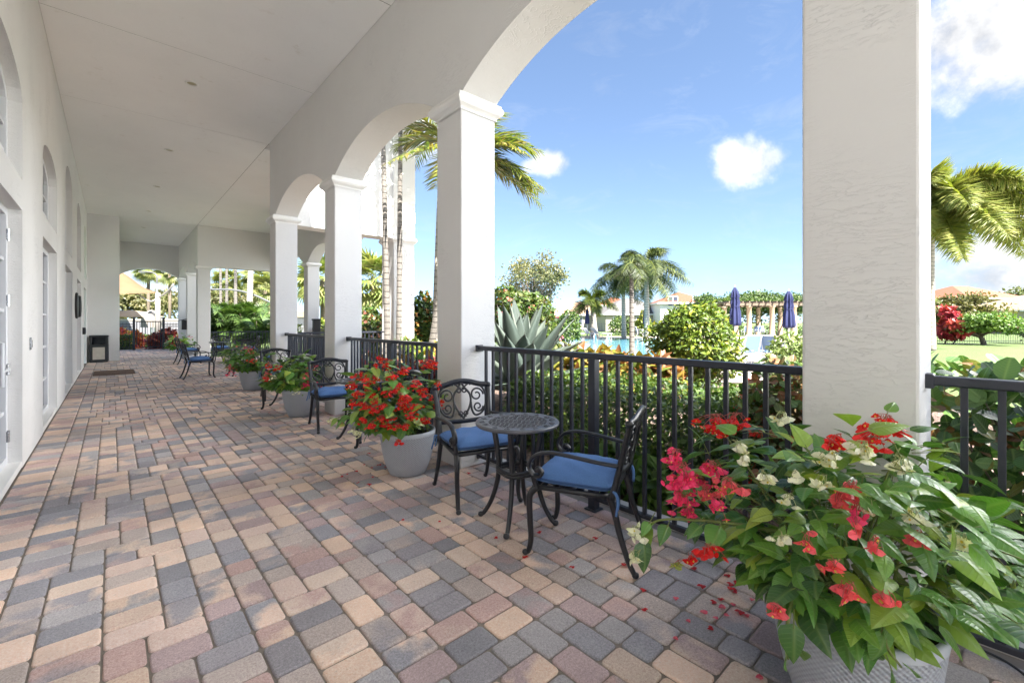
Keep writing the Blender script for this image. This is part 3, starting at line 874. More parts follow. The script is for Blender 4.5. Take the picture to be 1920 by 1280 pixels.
def plaque(name, label, y, z, h, wd, th, mat, rnd=False):
    t = thing(name, label, 'wall fitting', (XW, y, z))
    a = MB()
    if rnd:
        an = np.linspace(0, 2 * PI, 36, endpoint=False)
        prof = [(0.0, th), (.55, th), (.8, th * .75), (.95, th * .9), (1.0, th * .5), (.97, .001)]
        vs = []; fs = []
        for r_, d in prof: vs += [(d, r_ * wd / 2 * math.cos(q), r_ * h / 2 * math.sin(q)) for q in an]
        for i in range(len(prof) - 1):
            for j in range(36): fs.append((36 * i + j, 36 * i + (j + 1) % 36, 36 * i + 36 + (j + 1) % 36, 36 * i + 36 + j))
        a.add(vs, fs)
        a.build('face', mat, t, True)
    else:
        a.box(.001, th, -wd / 2, wd / 2, -h / 2, h / 2); a.build('face', mat, t, bev=.008)
        q = MB(); q.box(th, th + .008, -wd * .3, wd * .3, -h * .3, h * .3); q.build('inset', M['steel'], t, bev=.002)
    return t
plaque('wall_plaque', 'round black plaque on the back wall, the nearer of two', 14.65, 1.78, .62, .58, .05, M['dark'], True)
plaque('wall_plaque', 'round black plaque on the back wall, the farther of two', 15.2 + .1, 1.78, .54, .48, .08, M['dark'], True)
plaque('keypad', 'small black keypad box on the back wall near the litter bin', 18.0, 1.13, .20, .14, .07, M['dark'])
plaque('switch_plate', 'small metal switch plate on the back wall beside the first glazed door', 6.82, 1.17, .13, .085, .012, M['steel'])
t = thing('service_pedestal', 'slim black pedestal with a bent side handle standing beside an outer pillar', 'pedestal', (5.15, 15.6, 0))
a = MB(); a.box(-.11, .11, -.09, .09, 0, 1.45); a.box(-.13, .13, -.11, .11, 1.45, 1.5); a.build('column', M['dark'], t, bev=.015)
a = MB(); a.tube(catmull([(.1, -.02, 1.30), (.22, -.02, 1.22), (.33, -.02, 1.12), (.36, -.02, 1.0)], 6), .018, 8); a.build('handle', M['dark'], t, True)
t = thing('wall_box', 'small black box with a hood on the side of a far pillar', 'wall fitting', (XA - .10, 24.3, 1.05))
a = MB(); a.box(-.08, .098, -.10, .10, 0, .42); a.build('case', M['dark'], t, bev=.01)
a = MB(); a.add([(-.2, -.11, .38), (.098, -.11, .45), (.098, .11, .45), (-.2, .11, .38), (-.2, -.11, .41), (.098, -.11, .48), (.098, .11, .48), (-.2, .11, .41)], [(0, 3, 2, 1), (4, 5, 6, 7), (0, 1, 5, 4), (1, 2, 6, 5), (2, 3, 7, 6), (3, 0, 4, 7)]); a.build('hood', M['dark'], t)
cb = MB(); cb.tube(catmull([(2.16, .25, .01), (2.30, .06, .012), (2.44, -.06, .012), (2.60, -.085, .014), (2.69, -.02, .02), (2.70, .08, .03), (2.72, .16, .02)], 10), .0055, 7)
tag(cb.build('cable', M['dark'], None, True), 'thin black cable looping over the pavers behind the near planter', 'cable')
# ------------------------------------------------------------------ leaves
def leaf_grid(nv, prof, fold=.25, droop=.25, tipc=0.0, asym=0.0, curl=0.0):
    """leaf of length 1 along +Y; columns: left edge, left mid, midrib, right mid, right edge"""
    t = np.linspace(0, 1, nv + 1); w = np.array([prof(x) for x in t])
    v = []; uv = []
    for i, x in enumerate(t):
        for k in (-1, -.5, 0, .5, 1):
            ww = w[i] * (1 + asym * k)
            y = x - (.10 * abs(k) * (1 - x) if asym else 0)
            z = fold * abs(k) * ww - droop * x * x - curl * (k * k) * ww * .8
            v.append((k * ww, y, z)); uv.append((k * ww, x))
    f = []
    for i in range(nv):
        for k in range(4):
            a = 5 * i + k; f.append((a, a + 1, a + 6, a + 5))
    return np.array(v), np.array(f), np.array(uv)

def small_leaf(wid=.30, fold=.15, droop=.15):
    v = np.array([(0, 0, 0), (-wid, .45, fold * wid), (0, .5, -droop * .3), (wid, .45, fold * wid), (0, 1, -droop)])
    return v, np.array([(0, 2, 1, 1), (0, 3, 2, 2), (1, 2, 4, 4), (2, 3, 4, 4)])[:, :3], np.column_stack([v[:, 0], v[:, 1]])

def scatter(mb, shape, P, D, N, s, col, jit=.12):
    v, f, uv = shape
    P, D, N = (np.asarray(a, float) for a in (P, D, N)); n = len(P)
    if n == 0: return
    s = np.broadcast_to(np.asarray(s, float), (n,))
    D = D / (np.linalg.norm(D, axis=1)[:, None] + 1e-9)
    X = np.cross(D, N); X /= np.linalg.norm(X, axis=1)[:, None] + 1e-9
    N2 = np.cross(X, D)
    V = P[:, None, :] + s[:, None, None] * (v[None, :, 0, None] * X[:, None] + v[None, :, 1, None] * D[:, None] + v[None, :, 2, None] * N2[:, None])
    k = len(v)
    Fc = (f[None] + (np.arange(n) * k)[:, None, None]).reshape(-1, f.shape[1])
    col = np.asarray(col, float)
    if col.ndim == 1: col = np.tile(col, (n, 1))
    cc = col * rng.uniform(1 - jit, 1 + jit, (n, 1))
    mb.add(V.reshape(-1, 3), Fc, np.repeat(cc, k, 0), np.tile(uv, (n, 1)))

def rdir(n): 
    a = rng.normal(0, 1, (n, 3)); return a / np.linalg.norm(a, axis=1)[:, None]
def pick(cols, n, p=None):
    cols = np.asarray(cols, float); i = rng.choice(len(cols), n, p=p); return cols[i]
ABS = lambda *a: np.array(a, float)

# ------------------------------------------------------------------ begonias in pots
def bprof(x): return .36 * (math.sin(PI * min(1, x ** .62)) ** .85) * (1 - .18 * x) + .0
BLEAF = leaf_grid(8, bprof, .26, .34, asym=.20, curl=.30)
PET = leaf_grid(3, lambda x: .48 * math.sin(PI * (.06 + .94 * x) ** .75) ** .7, .25, .25)

def flower_cluster(parent, pos, size, col, n, hang=True, var=.15):
    m = MB(); pos = np.asarray(pos, float)
    cs = []
    n = max(4, int(n * 1.7))
    for k in range(n):
        c = pos + rng.normal(0, 1, 3) * size * np.array([.9, .9, .6])
        cs.append(c)
        d = rng.normal(0, 1, 3); d[2] = -abs(d[2]) * .8 - .3; d /= np.linalg.norm(d)
        fs = rng.uniform(.017, .029)
        side = np.cross(d, [0, 0, 1.0]); side /= np.linalg.norm(side) + 1e-9; s2 = np.cross(d, side)
        dirs = []; sz = []
        for q, sg in enumerate((1, -1, 1, -1)):
            b = side if q < 2 else s2
            dirs.append(d * rng.uniform(.35, .8) + b * sg * rng.uniform(.6, 1)); sz.append(fs if q < 2 else fs * .62)
        dirs = np.array(dirs)
        scatter(m, PET, np.tile(c, (4, 1)), dirs, np.tile(d, (4, 1)), sz, col, var)
        m.lathe([(0, -.004), (.003, -.002), (.003, .002), (0, .004)], tuple(c + d * .008), 5, col=(.75, .6, .12))
    for c in cs[:14]:
        top = pos + np.array([rng.normal(0, .01), rng.normal(0, .01), size * .9 + .012])
        m.tube(bez([top, (top + c) / 2 + (0, 0, .012), c], 5), .0011, 4, col=(.45, .12, .10) if col[0] > col[2] * 1.5 else (.4, .42, .2))
    return m.build('flower_cluster', M['petal'], parent)

POTPROF = [(.0, 0), (.145, 0), (.165, .006), (.185, .05), (.215, .14), (.236, .24), (.248, .335), (.252, .36), (.256, .385), (.252, .40), (.236, .40), (.230, .37), (.226, .33)]
RED, PINK, CORAL, WHITE = (.74, .016, .014), (.86, .055, .19), (.84, .12, .15), (.82, .80, .68)
GREENS = [(.06, .17, .03), (.10, .25, .04), (.15, .31, .045), (.24, .38, .055), (.055, .13, .04), (.32, .42, .06)]

def begonia(label, loc, rot, n, rad, height, lean, lsz, seed, clusters, trail=(), sc=1.0):
    global rng
    rng = np.random.default_rng(seed)
    loc = np.array(loc, float)
    t = thing('potted_begonia', label, 'planter', loc, 0, 'potted begonias standing along the colonnade')
    pt = MB(); pt.lathe(POTPROF, (0, 0, 0), 72); pt.build('pot', M['pot'], t, True)
    so = MB(); so.lathe([(0, .355), (.12, .352), (.228, .345)], (0, 0, 0), 24); so.build('soil', M['soil'], t)
    st = MB(); fo = MB()
    lean = np.array([lean[0], lean[1], 0.0]); ctr = lean + [0, 0, .44]; radii = np.array([rad, rad, height])
    d = rdir(n * 2); d = d[d[:, 2] > -.12][:n]; n = len(d)
    q = 1 - .55 * rng.random(n) ** 2.1
    lob = 1 + .16 * np.sin(3 * np.arctan2(d[:, 1], d[:, 0]) + seed) + .10 * np.sin(5 * d[:, 2] + 4 * d[:, 0]) + rng.normal(0, .06, n)
    lob = np.clip(lob, .7, 1.17)
    P = ctr + d * radii * (q * lob)[:, None]
    P[:, :2] = ctr[:2] * (1 - 0) + (P[:, :2] - ctr[:2]) * np.clip(.56 + d[:, 2:3] * 1.25, .50, 1)
    P[:, 2] = np.maximum(P[:, 2], .44 + .06 * rng.random(n))
    D = d * [1, 1, .5] * .8 + rng.normal(0, .50, (n, 3)); D[:, 2] = D[:, 2] * .6 - .14
    N = d * .7 + [0, 0, .85] + rng.normal(0, .33, (n, 3))
    tips = [P[i] for i in rng.choice(n, min(n, 46), replace=False)]
    for e in tips:
        a = np.array([rng.normal(0, .07), rng.normal(0, .07), .34]); mid = (a + e) / 2 + [0, 0, height * .22]
        st.tube(bez([a, mid, e], 10), np.linspace(.0065, .0028, 10), 5)
    TP, TD, TN = [], [], []
    for pts in trail:
        p = catmull(np.array(pts) - loc, 7); st.tube(p, np.linspace(.008, .003, len(p)), 5)
        L = np.linalg.norm(np.diff(p, axis=0), axis=1).sum(); kk = int(L / .040)
        for j in range(kk):
            i = min(len(p) - 2, int(len(p) * (j + rng.random()) / kk)); tan = p[i + 1] - p[max(0, i - 1)]; tan /= np.linalg.norm(tan)
            sd = np.cross(tan, [0, 0, 1.0]) * (1 if j % 2 else -1)
            TP.append(p[i] + rng.normal(0, .012, 3)); TD.append(tan * .5 + sd * .8 + rng.normal(0, .3, 3) + [0, 0, -.3]); TN.append(np.array([0, 0, 1.0]) + sd * .3 + rng.normal(0, .3, 3) - FWD * .35)
    if TP: P = np.vstack([P, TP]); D = np.vstack([D, TD]); N = np.vstack([N, TN])
    D /= np.linalg.norm(D, axis=1)[:, None]
    pet = .03
    s = rng.uniform(.55, 1.2, len(P)) * lsz
    scatter(fo, BLEAF, P + D * pet, D, N, s, pick(GREENS, len(P), [.20, .28, .22, .13, .10, .07]), .18)
    for a, dd in zip(P[::2], D[::2]): st.tube([a - dd * .02, a + dd * pet * 1.1], .0022, 4)
    st.build('stem', M['stem'], t, True); fo.build('foliage', M['gloss_leaf'], t, True)
    C0 = loc + ctr; radii = radii * 1.10
    for (px, py, dep, size, col, nf) in clusters:
        # sit each bunch on the outside of the leaf mound along its own line of growth
        o = np.array([0, 0, EYE]); v = at(px, 1.0, zat(py, 1.0)) - o
        A = (v / radii) @ (v / radii); B = (v / radii) @ ((o - C0) / radii); Cc = ((o - C0) / radii) @ ((o - C0) / radii) - 1.0
        disc = B * B - A * Cc
        k = (-B - math.sqrt(disc)) / A if disc > 0 else dep
        flower_cluster(t, o + v * k - loc, size, col, nf)
    return t

def pz(px, py, d): return at(px, d, zat(py, d))
L1 = (1.97, .36, 0)
begonia('nearest planter, its big begonia spilling red, pink and white flowers', L1, 0, 820, .54, .58, (.07, .05), .100, 3,
        [(1345, 795, 1.85, .035, RED, 16), (1378, 790, 1.85, .03, RED, 9), (1660, 800, 1.85, .03, RED, 14), (1640, 822, 1.8, .025, RED, 7), (1570, 828, 1.62, .015, RED, 5),
         (1268, 857, 1.72, .022, PINK, 10), (1300, 905, 1.7, .03, PINK, 14), (1335, 880, 1.68, .025, PINK, 9), (1275, 935, 1.7, .025, PINK, 9), (1322, 925, 1.66, .02, CORAL, 8), (1365, 915, 1.6, .028, CORAL, 10), (1290, 960, 1.7, .018, PINK, 6), (1280, 885, 1.7, .03, PINK, 10), (1345, 950, 1.66, .022, PINK, 7), (1265, 905, 1.7, .02, PINK, 6), (1610, 960, 1.4, .018, PINK, 5), (1545, 905, 1.45, .014, WHITE, 4), (1690, 870, 1.5, .016, WHITE, 5), (1400, 860, 1.6, .014, WHITE, 4), (1480, 940, 1.42, .012, WHITE, 4), (1720, 1010, 1.4, .014, CORAL, 4), (1560, 1060, 1.3, .012, CORAL, 4),
         (1385, 838, 1.62, .014, WHITE, 5), (1465, 785, 1.75, .018, WHITE, 5), (1620, 848, 1.6, .025, WHITE, 8), (1560, 862, 1.5, .018, WHITE, 6), (1435, 893, 1.45, .013, WHITE, 4), (1495, 898, 1.42, .012, WHITE, 4),
         (1628, 948, 1.4, .016, WHITE, 5), (1710, 965, 1.4, .014, WHITE, 4), (1470, 1012, 1.3, .012, WHITE, 4), (1805, 1018, 1.42, .012, WHITE, 4),
         (1600, 920, 1.42, .02, CORAL, 7), (1575, 938, 1.4, .014, CORAL, 4), (1515, 1015, 1.3, .012, CORAL, 4), (1608, 985, 1.36, .010, CORAL, 3),
         (1590, 1110, 1.24, .016, CORAL, 6), (1655, 1122, 1.26, .013, CORAL, 5), (1330, 1035, 1.62, .018, RED, 7), (1300, 1048, 1.6, .012, RED, 4), (1455, 1150, 1.35, .014, CORAL, 5),
         (1195, 1000, 1.75, .018, WHITE, 6), (1193, 1042, 1.72, .016, WHITE, 6), (1270, 1057, 1.66, .008, (.45, .5, .15), 2), (1560, 835, 1.7, .014, RED, 4), (1640, 1020, 1.34, .010, CORAL, 3)],
        trail=[(pz(1480, 1000, 1.62), pz(1400, 985, 1.64), pz(1310, 975, 1.68), pz(1235, 975, 1.74), pz(1200, 1000, 1.76)),
               (pz(1640, 960, 1.65), pz(1750, 945, 1.66), pz(1840, 940, 1.68), pz(1940, 955, 1.7)),
               (pz(1650, 1010, 1.6), pz(1760, 1010, 1.58), pz(1850, 1040, 1.56), pz(1910, 1090, 1.55)),
               (pz(1600, 1060, 1.40), pz(1640, 1110, 1.27), pz(1655, 1170, 1.26), pz(1665, 1215, 1.26), pz(1690, 1250, 1.27)),
               (pz(1500, 1080, 1.45), pz(1480, 1150, 1.36), pz(1475, 1200, 1.37), pz(1478, 1235, 1.38))])
L2 = (2.05, 3.72, 0)
rng = np.random.default_rng(77)
cl2 = [(px, py, d, s, RED, n) for px, py, d, s, n in ((690, 740, 3.8, .03, 9), (735, 705, 3.8, .03, 10), (770, 780, 3.7, .028, 9), (672, 740, 3.8, .028, 8), (755, 695, 3.8, .03, 9), (790, 735, 3.75, .03, 9), (716, 785, 3.7, .026, 8), (760, 800, 3.7, .022, 7), (798, 790, 3.7, .026, 8), (724, 683, 4.1, .04, 14), (712, 672, 4.15, .02, 5), (797, 683, 4.1, .035, 12), (812, 686, 4.1, .03, 10), (675, 705, 3.95, .03, 9), (662, 722, 3.9, .03, 10), (692, 718, 3.85, .035, 12),
        (702, 712, 3.85, .03, 8), (728, 735, 3.75, .035, 12), (745, 725, 3.75, .03, 10), (752, 745, 3.72, .03, 8), (765, 750, 3.72, .025, 7), (662, 755, 3.8, .025, 8), (685, 762, 3.75, .03, 10), (700, 768, 3.7, .03, 10), (717, 762, 3.7, .022, 7),
        (748, 763, 3.66, .03, 8), (765, 765, 3.66, .03, 10), (785, 765, 3.7, .025, 8), (682, 788, 3.7, .02, 6), (700, 797, 3.66, .028, 9), (728, 797, 3.62, .02, 6), (743, 799, 3.62, .02, 6), (737, 785, 3.64, .014, 4), (815, 745, 3.75, .03, 9), (822, 760, 3.75, .03, 9), (777, 721, 3.8, .03, 9), (703, 752, 3.7, .02, 6), (745, 829, 3.6, .018, 6), (820, 722, 3.8, .03, 7))]
cl2 += [(662, 808, 3.85, .025, WHITE, 6), (620, 788, 3.95, .02, WHITE, 5), (640, 797, 3.9, .015, (.62, .66, .2), 3), (672, 815, 3.8, .02, WHITE, 5)]
begonia('grey planter thick with red begonia flowers, beside the second pillar', L2, 0, 480, .42, .60, (-.13, .06), .115, 21, cl2,
        trail=[(pz(720, 770, 3.8), pz(690, 785, 3.75), pz(655, 778, 3.85), pz(625, 785, 3.95))])
L3 = (2.10, 7.05, 0)
cl3 = [(px, py, d, s, c, n) for px, py, d, s, c, n in ((505, 687, 6.6, .04, RED, 10), (520, 690, 6.5, .035, RED, 8), (578, 705, 6.3, .05, CORAL, 14), (585, 720, 6.3, .05, PINK, 14), (572, 722, 6.3, .03, PINK, 8), (500, 712, 6.5, .035, RED, 8), (512, 708, 6.4, .03, WHITE, 6), (590, 690, 6.4, .04, CORAL, 8), (502, 700, 6.5, .03, CORAL, 6), (555, 736, 6.3, .03, WHITE, 4))]
begonia('third planter along the colonnade, leafy with a bunch of pink begonias on its right', L3, 0, 460, .43, .46, (-.10, .04), .12, 31, cl3)
L4 = (2.16, 10.35, 0)
cl4 = [(px, py, d, s, c, n) for px, py, d, s, c, n in ((472, 677, 9.2, .05, RED, 9), (430, 690, 9.4, .05, CORAL, 9), (434, 700, 9.4, .05, PINK, 8), (470, 655, 9.6, .06, CORAL, 8), (425, 666, 9.5, .05, WHITE, 6), (445, 665, 9.4, .04, WHITE, 5), (458, 652, 9.6, .05, CORAL, 6))]
begonia('fourth planter along the colonnade, with few flowers, at the start of the wide bay', L4, 0, 380, .45, .46, (-.10, .03), .125, 41, cl4)
L5 = (2.10, 21.35 - .6, 0)
cl5 = [(px, py, d, s, c, n) for px, py, d, s, c, n in ((328, 632, 16.6, .09, CORAL, 10), (325, 645, 16.6, .08, RED, 10), (335, 640, 16.4, .06, CORAL, 8), (355, 632, 16.6, .07, CORAL, 7))]
begonia('farthest planter, with orange red begonias, at the foot of the far pillar', L5, 0, 180, .5, .5, (-.22, -.1), .16, 51, cl5, sc=1.2)

# fallen petals
rng = np.random.default_rng(9)
pm = MB(); scatter(pm, PET, [(0, -.012, .004)], [(0, 1, .15)], [(0, .2, 1)], [.030], (.50, .015, .02), 0)
scatter(pm, PET, [(.006, 0, .005)], [(1, .3, .2)], [(0, 0, 1)], [.022], (.56, .02, .025), 0)
pr = pm.build('fallen_petal', M['petal'])
pk = MB(); scatter(pk, PET, [(0, -.012, .004)], [(0, 1, .2)], [(0, .3, 1)], [.030], (.70, .10, .18), 0); scatter(pk, PET, [(0, 0, .006)], [(-1, .2, .3)], [(0, 0, 1)], [.018], (.74, .16, .22), 0)
pp = pk.build('fallen_petal', M['petal'])
def g2(px, py):
    d = F * EYE / (py - 603); return at(px, d, .002)
reds = [(1208, 1108), (1207, 1145), (1318, 1101), (1340, 1131), (1333, 1181), (1365, 1080), (1380, 1093), (1372, 1098), (1350, 1125), (1392, 1065), (1410, 1080), (1378, 1112), (1118, 1010), (1074, 1064), (983, 1046), (755, 976), (824, 979), (683, 872), (697, 878), (712, 872), (668, 885), (650, 890), (640, 895), (722, 876), (1370, 1105), (670, 906), (694, 909), (880, 888), (693, 850), (745, 880), (700, 895), (735, 868), (505, 773), (525, 765), (515, 770), (545, 690), (1390, 1150), (1300, 1068), (1422, 1100), (1010, 1000), (1170, 1060), (930, 1010)]
pinks = [(1267, 1123), (1290, 1165), (1266, 1198), (1375, 1135), (1362, 1155), (1355, 1140), (1410, 1125), (1425, 1272), (1342, 1160), (1320, 1150), (1400, 1155), (1435, 1060)]
for lst, pro, lab, gr in ((reds, pr, 'small red begonia petal fallen on the brick coloured pavers', 'red petals fallen on the pavers'), (pinks, pp, 'pink begonia petal fallen on the pavers by the near planter', 'pink petals fallen near the planter')):
    for k, (px, py) in enumerate(lst):
        o = pro if k == 0 else pro.copy()
        if k: C.objects.link(o)
        o.location = tuple(g2(px, py)); o.rotation_euler = (0, 0, RND.uniform(0, 6.28)); s = RND.uniform(.75, 1.2); o.scale = (s, s, s)
        tag(o, lab, 'petal', gr)

# ------------------------------------------------------------------ shrubs and hedges
TRI = small_leaf(.30); TRW = small_leaf(.42, .2, .2)
RLEAF = leaf_grid(4, lambda x: .40 * math.sin(PI * (.04 + .93 * x)) ** .55, .12, .12)
BROAD = leaf_grid(5, lambda x: .24 * math.sin(PI * (.05 + .93 * x) ** .85) ** .9, .25, .35)

def clump(name, label, cat, base, size, n, ls, cols, shape=TRI, mat='leaf', p=None, dome=True, lump=.18, nl=9, stems=12, group=None, shell=.55, flowers=None, trunk=None, box=False, updir=.35, rot=0.0):
    """a shrub: leaves through a lumpy volume standing on real stems"""
    t = thing(name, label, cat, base, rot, group)
    sz = np.array(size)
    lc = rdir(nl) * .75; lc[:, 2] = np.abs(lc[:, 2]) if dome else lc[:, 2]
    if box:
        q = rng.uniform(-1, 1, (n, 3)); ax = rng.integers(0, 3, n); sg = np.where(rng.random(n) < .5, -1, 1)
        dep = 1 - rng.random(n) ** 1.6 * .55
        q[np.arange(n), ax] = sg * dep
        q[:, 2] = np.where(q[:, 2] < -.96, rng.uniform(-1, 1, n), q[:, 2])
        d = q / np.linalg.norm(q, axis=1)[:, None]
        r = 1 + lump * (np.sin(q[:, 0] * 5 + q[:, 1] * 9) * .5 + rng.normal(0, .25, n))
        Pn = q * r[:, None]
        Pn = Pn * np.where(np.abs(Pn).max(1) > .9, 1 - .07 * (np.abs(q).min(1)), 1)[:, None]
    else:
        d = rdir(n)
        if dome: d[:, 2] = np.where(d[:, 2] < -.25, -d[:, 2], d[:, 2])
        bmp = np.exp(-((d[:, None] - lc[None] / np.linalg.norm(lc, axis=1)[None, :, None]) ** 2).sum(-1) / .16).max(1)
        r = (1 - lump + lump * 1.3 * bmp) * (1 - shell * rng.random(n) ** 1.8)
        Pn = d * r[:, None]
    P = Pn * sz + np.array([0, 0, sz[2] if (box or not dome) else sz[2] * .22])
    if trunk: P[:, 2] += trunk
    P[:, 2] = np.maximum(P[:, 2], .03)
    out = d / sz; out /= np.linalg.norm(out, axis=1)[:, None]
    D = out * .5 + rdir(n) * .8 + np.array([0, 0, updir - .2]); N = out * .7 + np.array([0, 0, updir * 1.6]) + rdir(n) * .55
    fo = MB(); scatter(fo, shape, P, D, N, rng.uniform(.65, 1.2, n) * ls, pick(cols, n, p), .2)
    st = MB()
    for k in range(stems):
        e = P[rng.integers(n)] * .93; a = np.array([e[0] * .25, e[1] * .25, -.05]) if not box else np.array([e[0] * .95 + rng.normal(0, .05), e[1] * .8, -.05])
        st.tube(bez([a, (a * .6 + e * .4) + rng.normal(0, .05, 3) * sz, e], 7), np.linspace(.016, .004, 7) * (1 if not trunk else 2.2), 5)
    st.build('stem', M['bark'], t, True); fo.build('foliage', M[mat], t, len(shape[0]) > 5)
    if flowers:
        col, nf, fs = flowers
        m = MB(); idx = rng.choice(np.where((Pn ** 2).sum(1) > .45)[0], nf)
        for k in idx:
            m_ = 14; pp_ = P[k] + out[k] * .04 + rng.normal(0, fs * .45, (m_, 3))
            scatter(m, PET, pp_, rdir(m_) + out[k] * .5, rdir(m_) + out[k], fs * rng.uniform(.5, .9, m_), pick(col, m_), .2)
        m.build('flowers', M['petal'], t)
    return t
LG = [(.045, .09, .016), (.065, .125, .02), (.095, .16, .026), (.14, .20, .035), (.03, .065, .015)]
YG = [(.15, .22, .02), (.09, .15, .016), (.23, .28, .028), (.06, .10, .012), (.33, .31, .034)]
rng = np.random.default_rng(101)
# fine leaved hedge behind the near railing
clump('hedge', 'fine leaved clipped hedge behind the railing of the nearest table', 'hedge', (4.12, 2.62, -.03), (.78, 1.35, .385), 17000, .055, LG, TRW, 'leaf', None, box=True, lump=.12, stems=90)
clump('fern_clump', 'low ferny clump of light green leaves at the foot of the fine leaved hedge', 'plant', (3.22, 2.05, -.03), (.28, .7, .26), 420, .16, [(.10, .2, .03), (.16, .27, .04), (.07, .14, .02)], BROAD, 'leaf', stems=8)
# round leaved hedge right of the near pillar
clump('hedge', 'round leaved hedge with bronze tips behind the railing at the right edge', 'hedge', (3.85, -1.30, -.03), (.50, 1.75, .585), 3400, .105, [(.05, .12, .03), (.08, .17, .04), (.035, .085, .025), (.20, .20, .04), (.20, .085, .03)], RLEAF, 'round_leaf', [.32, .27, .23, .11, .07], box=True, lump=.12, stems=110)
clump('flowering_shrub', 'dark bronze shrub dotted with red flowers just left of the near pillar', 'shrub', (4.05, 1.05, -.03), (.55, .55, .98), 2600, .075, [(.09, .13, .035), (.14, .09, .04), (.07, .14, .035), (.24, .09, .04)], RLEAF, 'round_leaf', lump=.2, stems=30, flowers=([(.62, .03, .02), (.7, .08, .05)], 60, .035))
# round bush
clump('round_bush', 'big round yellow green bush in front of the pool', 'bush', at(1300, 8.5, -.03), (.90, .90, .86), 7000, .10, YG, BROAD, 'leaf', [.3, .3, .14, .22, .04], lump=.26, nl=16, trunk=.16, stems=26, shell=.42, dome=False)
clump('shrub', 'pale green shrub partly hidden by the near pillar, beside the poolside chairs', 'shrub', at(1492, 9.0, -.03), (.62, .62, .95), 2600, .10, [(.22, .30, .10), (.30, .36, .13), (.14, .2, .05)], BROAD, 'leaf', stems=14, trunk=.05)
# croton bed between hedge and pool
for k, (px, d, s, lab) in enumerate(((1075, 8.6, .5, 'yellow croton right of the grey agave, leftmost of the bright bed'), (1128, 8.3, .52, 'yellow and orange croton behind the railing post'), (1180, 8.0, .5, 'orange tinted croton in the middle of the bright bed'), (1228, 7.8, .46, 'orange croton next to the trunk of the round bush'))):
    clump('croton', lab, 'plant', at(px, d, -.03), (s, s, .74 - .05 * k), 480, .27, [(.22, .23, .03), (.28, .20, .035), (.30, .12, .04), (.12, .17, .03), (.30, .17, .10)], BROAD, 'leaf', [[.3, .25, .1, .25, .1], [.3, .3, .15, .15, .1], [.15, .25, .3, .15, .15], [.15, .25, .35, .1, .15]][k], stems=8, group='bright crotons between the hedge and the pool')

def rosette(name, label, cat, base, n, L, wid, cols, mat, up=(15, 80), group=None, curve=.35, thick=.05, parent_part='leaf', spines=False):
    t = thing(name, label, cat, base, rng.uniform(0, 6), group)
    for k in range(n):
        q = k / n
        el = math.radians(up[1] + (up[0] - up[1]) * q + rng.normal(0, 5)); az = k * 2.399 + rng.normal(0, .12)
        l = L * rng.uniform(.85, 1.08) * (1 - .12 * abs(q - .5)); d = np.array([math.cos(az) * math.cos(el), math.sin(az) * math.cos(el), math.sin(el)])
        m = MB(); nv = 12; tt = np.linspace(0, 1, nv)
        side = np.array([-math.sin(az), math.cos(az), 0.0]); nrm = np.cross(side, d); nrm = nrm if nrm[2] > 0 else -nrm
        vs = []
        bend = curve * (rng.uniform(-.5, 1.0)) * (1 - el / 1.6)
        for x in tt:
            w = wid * (.62 + .9 * x - 1.6 * x ** 2 + .08) if x < .5 else wid * (.75 * (1 - ((x - .5) / .5) ** 1.7))
            w = max(w, .002)
            c = d * l * x + np.array([0, 0, -bend * l * x ** 2.4]) + d * .05
            cup = .38 * w
            for s_, zz in ((-1, cup), (-.55, cup * .25), (0, 0), (.55, cup * .25), (1, cup)): vs.append(c + side * w * s_ + nrm * zz)
            for s_, zz in ((.55, cup * .25 - thick * w * 1.2), (0, -thick * w * 4.0 * (1 - x)), (-.55, cup * .25 - thick * w * 1.2)): vs.append(c + side * w * s_ + nrm * zz)
        f = []
        for i in range(nv - 1):
            for j in range(8): f.append((8 * i + j, 8 * i + (j + 1) % 8, 8 * i + 8 + (j + 1) % 8, 8 * i + 8 + j))
        m.add(vs, f, np.array(cols[RND.randrange(len(cols))]) * RND.uniform(.9, 1.1))
        if spines:
            tip = d * (l + .05) + np.array([0, 0, -bend * l]); m.tube([tip - d * .05, tip + d * .05], [.006, .001], 5, col=(.07, .04, .03))
        m.build(parent_part, M[mat], t, True)
    return t
rng = np.random.default_rng(15)
AGV = [(.105, .135, .112), (.13, .16, .13), (.08, .11, .092)]
rosette('agave', 'giant grey green agave with broad pointed leaves behind the railing by the second pillar', 'agave', (4.72, 5.05, .32), 44, 1.40, .215, AGV, 'agave', (0, 82), spines=True)
ab = MB(); ab.lathe([(.16, -.35), (.2, -.1), (.16, .05), (0, .1)], (4.72, 5.05, .30), 14); 
for k, (px, py, d, lab) in enumerate(((1095, 668, 9.4, 'red bromeliad rosette at the pool edge, left of the pair'), (1141, 672, 9.2, 'smaller red bromeliad rosette at the pool edge, beside the railing post'), (1050, 660, 10.0, 'pinkish bromeliad rosette tucked against the agave'))):
    rosette('bromeliad', lab, 'plant', at(px, d, zat(py + 26, d)), 22, .34 - .06 * (k == 1), .035, [(.40, .06, .03), (.32, .09, .04), (.46, .14, .08)], 'agave', (10, 80), 'red bromeliads by the pool', .6)
    s = MB(); pz_ = at(px, d, 0); s.tube([(*pz_[:2], -.05), (*pz_[:2], zat(py + 24, d))], .03, 7); o = s.build('stem', M['bark'], None); 
    root = [q for q in C.objects if q.name.startswith('bromeliad')][-1]
    o.parent = root; o.location = -root.location; o.rotation_euler = (0, 0, 0)
    o.matrix_parent_inverse = Matrix.Rotation(-root.rotation_euler.z, 4, 'Z')
tr = [q for q in C.objects if q.name.startswith('agave') and q.type == 'EMPTY'][0]
